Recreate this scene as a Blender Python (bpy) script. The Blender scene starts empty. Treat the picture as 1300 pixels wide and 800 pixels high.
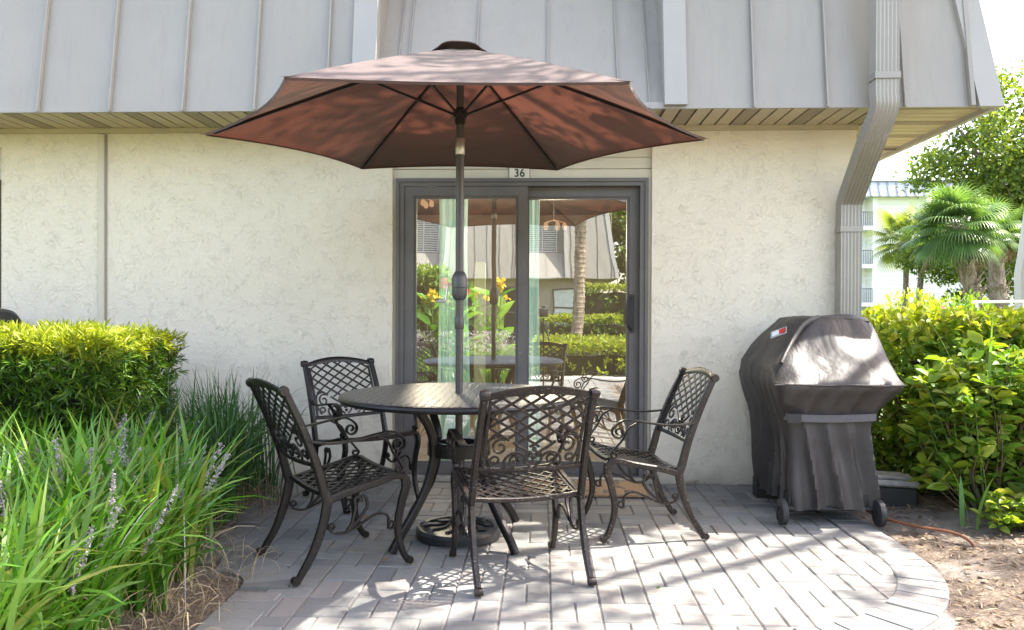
import bpy, math, random
import numpy as np
from mathutils import Vector, Matrix
random.seed(7)
RNG = np.random.default_rng(11)
scene = bpy.context.scene
COL = scene.collection
PI = math.pi
WALL = 5.42
SX, SY = 0.62, 0.16
SUN = Vector((SX, SY, 1.0)).normalized()

# ------------------------------------------------------------------ camera
cam_d = bpy.data.cameras.new('camera')
cam = bpy.data.objects.new('camera', cam_d)
COL.objects.link(cam)
cam_d.sensor_width = 36.0
cam_d.lens = 36.0 * 990 / 1300
cam_d.clip_start = 0.02
cam_d.clip_end = 2000
cam.matrix_world = (Matrix.Translation((0, 0, 1.18)) @ Matrix.Rotation(math.atan(40 / 990), 4, 'Z')
                    @ Matrix.Rotation(PI / 2 - math.atan(5 / 990), 4, 'X') @ Matrix.Rotation(math.radians(0.25), 4, 'Z'))
scene.camera = cam

# ------------------------------------------------------------------ materials
def newmat(name):
    m = bpy.data.materials.new(name)
    m.use_nodes = True
    nt = m.node_tree
    nt.nodes.clear()
    out = nt.nodes.new('ShaderNodeOutputMaterial')
    return m, nt, out

def N(nt, t, **kw):
    n = nt.nodes.new(t)
    for k, v in kw.items():
        if k in n.inputs:
            n.inputs[k].default_value = v
        else:
            setattr(n, k, v)
    return n

def ramp(nt, fac, stops):
    r = nt.nodes.new('ShaderNodeValToRGB')
    while len(r.color_ramp.elements) < len(stops):
        r.color_ramp.elements.new(0.5)
    for e, (p, c) in zip(r.color_ramp.elements, stops):
        e.position = p
        e.color = (c[0], c[1], c[2], 1) if len(c) == 3 else c
    nt.links.new(fac, r.inputs[0])
    return r.outputs[0]

def coords(nt, scale=(1, 1, 1), src='Object'):
    tc = nt.nodes.new('ShaderNodeTexCoord')
    mp = nt.nodes.new('ShaderNodeMapping')
    mp.inputs['Scale'].default_value = scale
    nt.links.new(tc.outputs[src], mp.inputs[0])
    return mp.outputs[0]

def noise(nt, vec, scale, detail=4, rough=0.55, dist=0.0):
    n = N(nt, 'ShaderNodeTexNoise')
    n.inputs['Scale'].default_value = scale
    n.inputs['Detail'].default_value = detail
    n.inputs['Roughness'].default_value = rough
    n.inputs['Distortion'].default_value = dist
    nt.links.new(vec, n.inputs['Vector'])
    return n.outputs['Fac']

def mixc(nt, fac, a, b, mode='MIX'):
    m = nt.nodes.new('ShaderNodeMix')
    m.data_type = 'RGBA'
    m.blend_type = mode
    for s, v in ((0, fac), (6, a), (7, b)):
        if hasattr(v, 'is_linked') or isinstance(v, bpy.types.NodeSocket):
            nt.links.new(v, m.inputs[s])
        else:
            m.inputs[s].default_value = v if s == 0 else (v[0], v[1], v[2], 1)
    return m.outputs[2]

def math_(nt, op, a, b=0.0):
    m = nt.nodes.new('ShaderNodeMath')
    m.operation = op
    for i, v in enumerate((a, b)):
        if isinstance(v, bpy.types.NodeSocket):
            nt.links.new(v, m.inputs[i])
        else:
            m.inputs[i].default_value = v
    return m.outputs[0]

def bump(nt, h, strength=0.3, dist=0.01, prev=None):
    b = nt.nodes.new('ShaderNodeBump')
    b.inputs['Strength'].default_value = strength
    b.inputs['Distance'].default_value = dist
    nt.links.new(h, b.inputs['Height'])
    if prev is not None:
        nt.links.new(prev, b.inputs['Normal'])
    return b.outputs[0]

def simple(name, col, rough=0.6, metal=0.0, var=0.12, vscale=6, bmp=0.0, bscale=80, spec=0.5, speck=None):
    m, nt, out = newmat(name)
    p = N(nt, 'ShaderNodeBsdfPrincipled')
    v = coords(nt)
    f = noise(nt, v, vscale, 5)
    lo = [c * (1 - var) for c in col]
    hi = [min(1, c * (1 + var)) for c in col]
    c = ramp(nt, f, [(0.3, lo), (0.7, hi)])
    if speck:
        s = noise(nt, v, speck[1], 2, 0.5)
        sf = ramp(nt, s, [(speck[2], (0, 0, 0)), (speck[2] + 0.05, (1, 1, 1))])
        c = mixc(nt, sf, c, speck[0])
    nt.links.new(c, p.inputs['Base Color'])
    p.inputs['Roughness'].default_value = rough
    p.inputs['Metallic'].default_value = metal
    p.inputs['Specular IOR Level'].default_value = spec
    if bmp:
        nt.links.new(bump(nt, noise(nt, v, bscale, 4), bmp, 0.004), p.inputs['Normal'])
    nt.links.new(p.outputs[0], out.inputs[0])
    return m

def leafmat(name, cols, trans=0.35, rough=0.45, tint=(1.2, 1.25, 0.5)):
    m, nt, out = newmat(name)
    g = nt.nodes.new('ShaderNodeNewGeometry')
    c = ramp(nt, g.outputs['Random Per Island'], [(i / max(1, len(cols) - 1), k) for i, k in enumerate(cols)])
    v = coords(nt)
    c2 = mixc(nt, math_(nt, 'MULTIPLY', noise(nt, v, 1.6, 3), 0.5), c, [x * 0.72 for x in cols[0]])
    p = N(nt, 'ShaderNodeBsdfPrincipled')
    nt.links.new(c2, p.inputs['Base Color'])
    p.inputs['Roughness'].default_value = rough
    p.inputs['Specular IOR Level'].default_value = 0.35
    t = nt.nodes.new('ShaderNodeBsdfTranslucent')
    tc = mixc(nt, 1.0, c2, tint, 'MULTIPLY')
    nt.links.new(tc, t.inputs[0])
    mx = nt.nodes.new('ShaderNodeMixShader')
    mx.inputs[0].default_value = trans
    nt.links.new(p.outputs[0], mx.inputs[1])
    nt.links.new(t.outputs[0], mx.inputs[2])
    nt.links.new(mx.outputs[0], out.inputs[0])
    return m

def m_stucco(name, col):
    m, nt, out = newmat(name)
    v = coords(nt)
    p = N(nt, 'ShaderNodeBsdfPrincipled')
    # knocked-down skip-trowel texture: short sharp-edged ridges scattered over a smooth coat
    w = noise(nt, v, 22, 5, 0.60, 0.3)
    ridge = ramp(nt, w, [(0.30, (0, 0, 0)), (0.470, (0.55, 0.55, 0.55)), (0.492, (1, 1, 1)), (0.500, (0.25, 0.25, 0.25)), (0.56, (0.32, 0.32, 0.32)), (0.70, (0.5, 0.5, 0.5))])
    w3 = noise(nt, coords(nt, (1, 1, 1.4)), 52, 4, 0.6, 0.5)
    rid3 = ramp(nt, w3, [(0.35, (0, 0, 0)), (0.545, (0.8, 0.8, 0.8)), (0.56, (0.2, 0.2, 0.2)), (0.7, (0.3, 0.3, 0.3))])
    fine = noise(nt, v, 210, 3)
    msk = ramp(nt, noise(nt, v, 11, 3, 0.6), [(0.46, (0.15, 0.15, 0.15)), (0.62, (1, 1, 1))])
    h = math_(nt, 'MULTIPLY', ridge, msk)
    h = math_(nt, 'ADD', h, math_(nt, 'MULTIPLY', rid3, 0.28))
    h = math_(nt, 'ADD', h, math_(nt, 'MULTIPLY', fine, 0.08))
    nt.links.new(bump(nt, h, 0.72, 0.009), p.inputs['Normal'])
    big = noise(nt, v, 1.3, 4, 0.6)
    c = ramp(nt, big, [(0.3, [x * 0.93 for x in col]), (0.7, col)])
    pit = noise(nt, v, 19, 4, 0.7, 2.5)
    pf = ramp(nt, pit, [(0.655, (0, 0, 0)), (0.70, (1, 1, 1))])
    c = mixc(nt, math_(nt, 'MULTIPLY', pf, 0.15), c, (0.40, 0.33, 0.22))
    # splash dirt along the foot of the wall
    sep = nt.nodes.new('ShaderNodeSeparateXYZ')
    nt.links.new(v, sep.inputs[0])
    low = ramp(nt, math_(nt, 'ADD', sep.outputs[2], math_(nt, 'MULTIPLY', noise(nt, v, 9, 4), 0.12)), [(0.06, (1, 1, 1)), (0.20, (0, 0, 0))])
    c = mixc(nt, math_(nt, 'MULTIPLY', low, 0.45), c, (0.28, 0.24, 0.18))
    nt.links.new(c, p.inputs['Base Color'])
    p.inputs['Roughness'].default_value = 0.9
    p.inputs['Specular IOR Level'].default_value = 0.2
    nt.links.new(p.outputs[0], out.inputs[0])
    return m

def m_paver():
    m, nt, out = newmat('concrete_paver')
    v = coords(nt)
    g = nt.nodes.new('ShaderNodeNewGeometry')
    p = N(nt, 'ShaderNodeBsdfPrincipled')
    c = ramp(nt, g.outputs['Random Per Island'], [(0, (0.135, 0.133, 0.122)), (0.3, (0.195, 0.192, 0.175)), (0.62, (0.235, 0.230, 0.208)), (0.85, (0.225, 0.200, 0.174)), (1, (0.155, 0.150, 0.14))])
    n1 = noise(nt, v, 14, 6, 0.7)
    c = mixc(nt, math_(nt, 'MULTIPLY', ramp(nt, n1, [(0.35, (0, 0, 0)), (0.75, (1, 1, 1))]), 0.35), c, (0.13, 0.122, 0.12))
    n2 = noise(nt, v, 2.2, 5, 0.65)
    c = mixc(nt, math_(nt, 'MULTIPLY', ramp(nt, n2, [(0.45, (0, 0, 0)), (0.7, (1, 1, 1))]), 0.4), c, (0.25, 0.242, 0.228))
    n4 = noise(nt, v, 5.5, 5, 0.7, 1.0)
    c = mixc(nt, math_(nt, 'MULTIPLY', ramp(nt, n4, [(0.58, (0, 0, 0)), (0.68, (1, 1, 1))]), 0.35), c, (0.10, 0.09, 0.085))
    n3 = noise(nt, v, 260, 2)
    c = mixc(nt, math_(nt, 'MULTIPLY', ramp(nt, n3, [(0.60, (0, 0, 0)), (0.68, (1, 1, 1))]), 0.35), c, (0.12, 0.11, 0.11))
    nt.links.new(c, p.inputs['Base Color'])
    p.inputs['Roughness'].default_value = 0.85
    h = math_(nt, 'ADD', math_(nt, 'MULTIPLY', n3, 0.4), n1)
    nt.links.new(bump(nt, h, 0.5, 0.004), p.inputs['Normal'])
    nt.links.new(p.outputs[0], out.inputs[0])
    return m

def m_ground():
    m, nt, out = newmat('mulch_and_soil')
    v = coords(nt)
    p = N(nt, 'ShaderNodeBsdfPrincipled')
    n1 = noise(nt, v, 38, 8, 0.75, 1.2)
    c = ramp(nt, n1, [(0.3, (0.06, 0.042, 0.03)), (0.5, (0.17, 0.125, 0.09)), (0.62, (0.30, 0.23, 0.17)), (0.75, (0.42, 0.35, 0.27))])
    n2 = noise(nt, v, 1.7, 5, 0.6)
    c = mixc(nt, ramp(nt, n2, [(0.50, (0, 0, 0)), (0.60, (0.7, 0.7, 0.7))]), c, (0.34, 0.30, 0.26))
    nt.links.new(c, p.inputs['Base Color'])
    p.inputs['Roughness'].default_value = 0.95
    nt.links.new(bump(nt, n1, 1.0, 0.03), p.inputs['Normal'])
    nt.links.new(p.outputs[0], out.inputs[0])
    return m

def m_grass():
    m, nt, out = newmat('lawn')
    v = coords(nt)
    p = N(nt, 'ShaderNodeBsdfPrincipled')
    n1 = noise(nt, v, 30, 8, 0.8)
    c = ramp(nt, n1, [(0.3, (0.025, 0.05, 0.012)), (0.6, (0.08, 0.13, 0.03)), (0.8, (0.15, 0.18, 0.06))])
    nt.links.new(c, p.inputs['Base Color'])
    p.inputs['Roughness'].default_value = 0.9
    nt.links.new(bump(nt, n1, 1.0, 0.05), p.inputs['Normal'])
    nt.links.new(p.outputs[0], out.inputs[0])
    return m

def m_fabric():
    m, nt, out = newmat('umbrella_fabric')
    v = coords(nt)
    p = N(nt, 'ShaderNodeBsdfPrincipled')
    c = ramp(nt, noise(nt, v, 3, 5), [(0.3, (0.088, 0.052, 0.043)), (0.7, (0.105, 0.062, 0.051))])
    nt.links.new(c, p.inputs['Base Color'])
    p.inputs['Roughness'].default_value = 0.75
    p.inputs['Sheen Weight'].default_value = 0.3
    p.inputs['Sheen Roughness'].default_value = 0.4
    nt.links.new(bump(nt, noise(nt, v, 420, 2), 0.15, 0.002, bump(nt, noise(nt, v, 4.5, 3), 0.25, 0.02)), p.inputs['Normal'])
    t = nt.nodes.new('ShaderNodeBsdfTranslucent')
    t.inputs[0].default_value = (0.115, 0.036, 0.022, 1)
    mx = nt.nodes.new('ShaderNodeMixShader')
    mx.inputs[0].default_value = 0.24
    nt.links.new(p.outputs[0], mx.inputs[1])
    nt.links.new(t.outputs[0], mx.inputs[2])
    nt.links.new(mx.outputs[0], out.inputs[0])
    return m

def m_glass():
    m, nt, out = newmat('reflective_door_glass')
    g = nt.nodes.new('ShaderNodeBsdfGlossy')
    g.inputs['Color'].default_value = (0.93, 0.97, 0.95, 1)
    g.inputs['Roughness'].default_value = 0.0
    t = nt.nodes.new('ShaderNodeBsdfTransparent')
    t.inputs[0].default_value = (0.86, 0.95, 0.94, 1)
    mx = nt.nodes.new('ShaderNodeMixShader')
    mx.inputs[0].default_value = 0.43
    v = coords(nt)
    nt.links.new(bump(nt, noise(nt, v, 1.8, 2), 0.03, 0.02), g.inputs['Normal'])
    nt.links.new(t.outputs[0], mx.inputs[1])
    nt.links.new(g.outputs[0], mx.inputs[2])
    nt.links.new(mx.outputs[0], out.inputs[0])
    return m

def m_tabletop():
    m, nt, out = newmat('cast_aluminium_tabletop')
    v = coords(nt)
    p = N(nt, 'ShaderNodeBsdfPrincipled')
    vo = N(nt, 'ShaderNodeTexVoronoi')
    vo.feature = 'DISTANCE_TO_EDGE'
    vo.inputs['Scale'].default_value = 24
    vo.inputs['Randomness'].default_value = 0.35
    nt.links.new(v, vo.inputs['Vector'])
    e = ramp(nt, vo.outputs['Distance'], [(0.06, (0, 0, 0)), (0.16, (1, 1, 1))])
    c = mixc(nt, e, (0.030, 0.028, 0.027), (0.125, 0.118, 0.114))
    c = mixc(nt, math_(nt, 'MULTIPLY', noise(nt, v, 9, 5), 0.3), c, (0.13, 0.12, 0.11))
    nt.links.new(c, p.inputs['Base Color'])
    p.inputs['Metallic'].default_value = 0.3
    p.inputs['Roughness'].default_value = 0.42
    nt.links.new(bump(nt, e, 0.6, 0.004), p.inputs['Normal'])
    nt.links.new(p.outputs[0], out.inputs[0])
    return m

def m_cover():
    m, nt, out = newmat('barbecue_cover_cloth')
    v = coords(nt)
    p = N(nt, 'ShaderNodeBsdfPrincipled')
    c = ramp(nt, noise(nt, v, 5, 6, 0.65), [(0.3, (0.028, 0.024, 0.022)), (0.7, (0.046, 0.039, 0.035))])
    nt.links.new(c, p.inputs['Base Color'])
    p.inputs['Roughness'].default_value = 0.55
    w = noise(nt, coords(nt, (1.6, 1.0, 0.55)), 5, 3, 0.5, 0.5)
    nt.links.new(bump(nt, noise(nt, v, 500, 2), 0.1, 0.002, bump(nt, w, 0.45, 0.04)), p.inputs['Normal'])
    nt.links.new(p.outputs[0], out.inputs[0])
    return m

def m_bark(name, a, b, scale=14):
    m, nt, out = newmat(name)
    v = coords(nt, (1, 1, 0.35))
    p = N(nt, 'ShaderNodeBsdfPrincipled')
    n1 = noise(nt, v, scale, 7, 0.7, 0.6)
    nt.links.new(ramp(nt, n1, [(0.35, a), (0.65, b)]), p.inputs['Base Color'])
    p.inputs['Roughness'].default_value = 0.9
    nt.links.new(bump(nt, n1, 0.9, 0.03), p.inputs['Normal'])
    nt.links.new(p.outputs[0], out.inputs[0])
    return m

def m_lapsiding(name, col, pitch):
    m, nt, out = newmat(name)
    v = coords(nt)
    p = N(nt, 'ShaderNodeBsdfPrincipled')
    sep = nt.nodes.new('ShaderNodeSeparateXYZ')
    nt.links.new(v, sep.inputs[0])
    fr = math_(nt, 'FRACT', math_(nt, 'DIVIDE', sep.outputs[2], pitch))
    c = mixc(nt, ramp(nt, fr, [(0.0, (1, 1, 1)), (0.1, (0, 0, 0))]), col, [x * 0.6 for x in col])
    nt.links.new(c, p.inputs['Base Color'])
    p.inputs['Roughness'].default_value = 0.7
    nt.links.new(bump(nt, fr, 0.8, 0.02), p.inputs['Normal'])
    nt.links.new(p.outputs[0], out.inputs[0])
    return m

def m_roofmetal():
    m, nt, out = newmat('painted_metal_roof')
    v = coords(nt)
    p = N(nt, 'ShaderNodeBsdfPrincipled')
    base = (0.31, 0.285, 0.25)
    c = ramp(nt, noise(nt, v, 0.9, 4, 0.6), [(0.3, [x * .92 for x in base]), (0.7, [x * 1.06 for x in base])])
    st = noise(nt, coords(nt, (9, 9, 0.35)), 2.2, 5, 0.65)
    c = mixc(nt, math_(nt, 'MULTIPLY', ramp(nt, st, [(0.52, (0, 0, 0)), (0.72, (1, 1, 1))]), 0.18), c, (0.17, 0.16, 0.15))
    sm = noise(nt, v, 3.0, 5, 0.7, 0.4)
    c = mixc(nt, math_(nt, 'MULTIPLY', ramp(nt, sm, [(0.68, (0, 0, 0)), (0.78, (1, 1, 1))]), 0.2), c, (0.14, 0.13, 0.125))
    sp = noise(nt, v, 60, 2, 0.5)
    c = mixc(nt, math_(nt, 'MULTIPLY', ramp(nt, sp, [(0.74, (0, 0, 0)), (0.77, (1, 1, 1))]), 0.5), c, (0.10, 0.09, 0.085))
    nt.links.new(c, p.inputs['Base Color'])
    p.inputs['Roughness'].default_value = 0.40
    wv = noise(nt, coords(nt, (1.6, 1.6, 0.5)), 1.6, 3, 0.5, 0.3)
    nt.links.new(bump(nt, wv, 0.35, 0.08), p.inputs['Normal'])
    nt.links.new(p.outputs[0], out.inputs[0])
    return m

M = dict(
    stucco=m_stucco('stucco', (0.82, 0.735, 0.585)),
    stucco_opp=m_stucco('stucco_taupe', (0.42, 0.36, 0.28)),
    mansard=m_roofmetal(),
    trim=simple('painted_metal_trim', (0.36, 0.343, 0.32), 0.42, 0.0, 0.04, 2, 0.05, 6),
    soffit=simple('vinyl_soffit', (0.50, 0.42, 0.28), 0.6, 0.0, 0.08, 3, 0.0),
    soffit_gap=simple('soffit_groove', (0.08, 0.065, 0.045), 0.8),
    soffit_vent=simple('soffit_vent', (0.33, 0.275, 0.19), 0.8, 0, 0.3, 160),
    cream=simple('cream_siding', (0.58, 0.52, 0.40), 0.55, 0, 0.04),
    flatroof=simple('roof_membrane', (0.35, 0.34, 0.33), 0.9),
    frame=simple('bronze_grey_door_frame', (0.125, 0.112, 0.102), 0.5, 0.0, 0.14, 5, 0.05, 30, speck=((0.2, 0.17, 0.14), 22, 0.75)),
    seal=simple('dark_seal', (0.012, 0.012, 0.012), 0.6),
    sill=simple('worn_threshold', (0.34, 0.31, 0.26), 0.6, 0.1, 0.25, 20),
    glass=m_glass(),
    downspout=simple('downspout_metal', (0.31, 0.285, 0.25), 0.38, 0.15, 0.06, 4),
    plate=simple('number_plate', (0.66, 0.62, 0.50), 0.6),
    ink=simple('dark_paint', (0.03, 0.028, 0.025), 0.6),
    paver=m_paver(), ground=m_ground(), lawn=m_grass(),
    sand=simple('joint_sand', (0.15, 0.135, 0.12), 0.95, 0, 0.3, 60),
    iron=simple('cast_aluminium', (0.019, 0.016, 0.0145), 0.36, 0.45, 0.35, 9, 0.25, 120, speck=((0.18, 0.155, 0.135), 170, 0.70)),
    iron_worn=simple('worn_cast_aluminium', (0.030, 0.023, 0.0195), 0.38, 0.45, 0.3, 9, 0.3, 110, speck=((0.26, 0.225, 0.195), 150, 0.655)),
    iron_black=simple('dark_cast_metal', (0.035, 0.034, 0.035), 0.38, 0.3, 0.3, 14, 0.25, 70),
    tabletop=m_tabletop(),
    fabric=m_fabric(),
    ventfab=simple('vent_fabric', (0.085, 0.055, 0.05), 0.8),
    pole=simple('umbrella_pole_metal', (0.07, 0.062, 0.056), 0.4, 0.15, 0.12),
    rib=simple('umbrella_rib_metal', (0.028, 0.024, 0.022), 0.4, 0.4),
    steel=simple('bare_steel', (0.50, 0.47, 0.44), 0.35, 0.8, 0.2, 30),
    plastic=simple('grey_plastic', (0.065, 0.062, 0.062), 0.38),
    cover=m_cover(),
    strap=simple('webbing_strap', (0.085, 0.080, 0.085), 0.6, 0, 0.1, 60, 0.2, 300),
    black=simple('black_plastic', (0.018, 0.018, 0.018), 0.5),
    tyre=simple('scuffed_tyre', (0.022, 0.022, 0.022), 0.7, 0, 0.5, 60),
    white=simple('white_print', (0.7, 0.7, 0.7), 0.5),
    red=simple('red_print', (0.55, 0.03, 0.02), 0.5),
    coir=simple('coir_mat', (0.33, 0.21, 0.12), 0.95, 0, 0.3, 90, 1.0, 260),
    curtain=None,
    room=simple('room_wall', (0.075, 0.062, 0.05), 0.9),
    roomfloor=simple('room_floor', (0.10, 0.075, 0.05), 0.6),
    post=simple('cream_post', (0.72, 0.66, 0.42), 0.7, 0, 0.06, 30),
    hose=simple('terracotta_hose', (0.20, 0.075, 0.035), 0.5),
    greyplastic=simple('weathered_grey_lid', (0.33, 0.31, 0.28), 0.8, 0, 0.25, 30),
    rock=simple('pale_rock', (0.40, 0.31, 0.27), 0.9, 0, 0.2, 12, 0.5, 30),
    bark=m_bark('oak_bark', (0.07, 0.055, 0.04), (0.20, 0.165, 0.13)),
    palmbark=m_bark('palm_bark', (0.11, 0.085, 0.06), (0.36, 0.29, 0.22), 9),
    twig=simple('twig', (0.16, 0.105, 0.065), 0.9),
    stem=simple('green_stem', (0.12, 0.2, 0.05), 0.6),
    hedge_core=simple('hedge_dark_core', (0.020, 0.024, 0.010), 1.0, 0, 0.5, 30),  # near-black fill for the core that closes the view through hedges
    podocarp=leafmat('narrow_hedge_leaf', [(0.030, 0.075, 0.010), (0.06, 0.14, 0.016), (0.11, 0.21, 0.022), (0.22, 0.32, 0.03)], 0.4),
    podotop=leafmat('sunlit_hedge_top', [(0.20, 0.26, 0.018), (0.30, 0.34, 0.02), (0.40, 0.40, 0.03)], 0.4),  # brighter yellow paints sunlight into the leaf colour of the hedge top
    broad=leafmat('broad_shrub_leaf', [(0.09, 0.18, 0.02), (0.16, 0.28, 0.03), (0.27, 0.38, 0.04), (0.40, 0.45, 0.08)], 0.42),
    vibur=leafmat('yellow_green_leaf', [(0.17, 0.25, 0.02), (0.30, 0.37, 0.025), (0.42, 0.44, 0.035), (0.30, 0.27, 0.10)], 0.4),
    litter=leafmat('dry_leaf', [(0.16, 0.10, 0.055), (0.30, 0.20, 0.12), (0.42, 0.31, 0.20), (0.10, 0.06, 0.035)], 0.1, 0.8, (1, 1, 1)),
    strap_leaf=leafmat('strap_leaf', [(0.04, 0.13, 0.012), (0.09, 0.25, 0.018), (0.16, 0.36, 0.03), (0.30, 0.46, 0.09), (0.15, 0.32, 0.09), (0.34, 0.32, 0.07)], 0.42, 0.35),
    dark_strap=leafmat('dark_strap_leaf', [(0.03, 0.08, 0.025), (0.06, 0.14, 0.04), (0.10, 0.20, 0.06)], 0.3, 0.4),
    straw=leafmat('dead_straw', [(0.30, 0.22, 0.12), (0.45, 0.36, 0.22), (0.55, 0.47, 0.33)], 0.2, 0.8, (1, 1, 1)),
    lilac=leafmat('lilac_flower', [(0.38, 0.32, 0.38), (0.50, 0.44, 0.47), (0.56, 0.50, 0.47)], 0.3, 0.7, (1, 1, 1)),
    oak=leafmat('oak_leaf', [(0.07, 0.12, 0.02), (0.12, 0.18, 0.03), (0.20, 0.26, 0.04), (0.34, 0.37, 0.07)], 0.45),
    palm=leafmat('palm_leaf', [(0.07, 0.14, 0.04), (0.12, 0.21, 0.06), (0.20, 0.29, 0.09)], 0.35, 0.35),
    palm_y=leafmat('yellow_palm_leaf', [(0.16, 0.20, 0.04), (0.22, 0.26, 0.05)], 0.35, 0.4),
    palm_dead=leafmat('dead_frond', [(0.22, 0.14, 0.09), (0.32, 0.22, 0.15)], 0.1, 0.8, (1, 1, 1)),
    yflower=leafmat('yellow_petal', [(0.75, 0.55, 0.03), (0.85, 0.68, 0.08)], 0.35, 0.6, (1, 1, 1)),
    rflower=leafmat('red_petal', [(0.65, 0.06, 0.08), (0.75, 0.15, 0.18)], 0.35, 0.6, (1, 1, 1)),
    whitesiding=m_lapsiding('white_lap_siding', (0.72, 0.69, 0.63), 0.32),
    whitewall=simple('white_painted_wall', (0.80, 0.79, 0.76), 0.8),
    darkroof=simple('dark_metal_roof', (0.20, 0.21, 0.24), 0.5),
    ribroof=simple('pale_roof_batten', (0.45, 0.46, 0.5), 0.5),
    darkmetal=simple('dark_railing', (0.05, 0.05, 0.055), 0.5),
    winglass=simple('dark_window', (0.03, 0.035, 0.04), 0.1),
    blind=simple('window_blind', (0.72, 0.74, 0.70), 0.7),
    shutter=simple('white_shutter', (0.55, 0.54, 0.54), 0.6),
    concrete=simple('concrete_path', (0.42, 0.38, 0.33), 0.9, 0, 0.12, 4, 0.3, 90),
    mesh=simple('beige_sling', (0.38, 0.33, 0.25), 0.7),
)
def m_curtain():
    m, nt, out = newmat('sheer_curtain')
    d = nt.nodes.new('ShaderNodeBsdfDiffuse'); d.inputs[0].default_value = (0.60, 0.80, 0.80, 1)
    t = nt.nodes.new('ShaderNodeBsdfTranslucent'); t.inputs[0].default_value = (0.6, 0.8, 0.8, 1)
    mx = nt.nodes.new('ShaderNodeMixShader'); mx.inputs[0].default_value = 0.45
    c = ramp(nt, noise(nt, coords(nt, (1, 1, 0.1)), 20, 3), [(0.3, (0.50, 0.74, 0.74)), (0.7, (0.70, 0.87, 0.86))])
    nt.links.new(c, d.inputs[0])
    nt.links.new(d.outputs[0], mx.inputs[1]); nt.links.new(t.outputs[0], mx.inputs[2])
    nt.links.new(mx.outputs[0], out.inputs[0])
    return m
M['curtain'] = m_curtain()

# ------------------------------------------------------------------ object helpers
def tag(o, label=None, cat=None, group=None, kind=None):
    if label: o['label'] = label
    if cat: o['category'] = cat
    if group: o['group'] = group
    if kind: o['kind'] = kind
    return o

def empty(name, loc=(0, 0, 0), rz=0.0, parent=None):
    o = bpy.data.objects.new(name, None)
    o.empty_display_size = 0.1
    COL.objects.link(o)
    o.location = loc
    o.rotation_euler = (0, 0, rz)
    if parent: o.parent = parent
    return o

def copy_tree(o, parent=None):
    c = o.copy()
    COL.objects.link(c)
    c.parent = parent
    for ch in list(o.children):
        copy_tree(ch, c)
    return c

def crom(pts, n=6):
    pts = [Vector(p) for p in pts]
    P = [pts[0] * 2 - pts[1]] + pts + [pts[-1] * 2 - pts[-2]]
    out = []
    for i in range(1, len(P) - 2):
        a, b, c, d = P[i - 1], P[i], P[i + 1], P[i + 2]
        for k in range(n):
            t = k / n
            out.append(0.5 * ((2 * b) + (c - a) * t + (2 * a - 5 * b + 4 * c - d) * t * t + (3 * b - a - 3 * c + d) * t ** 3))
    out.append(pts[-1])
    return out

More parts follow.
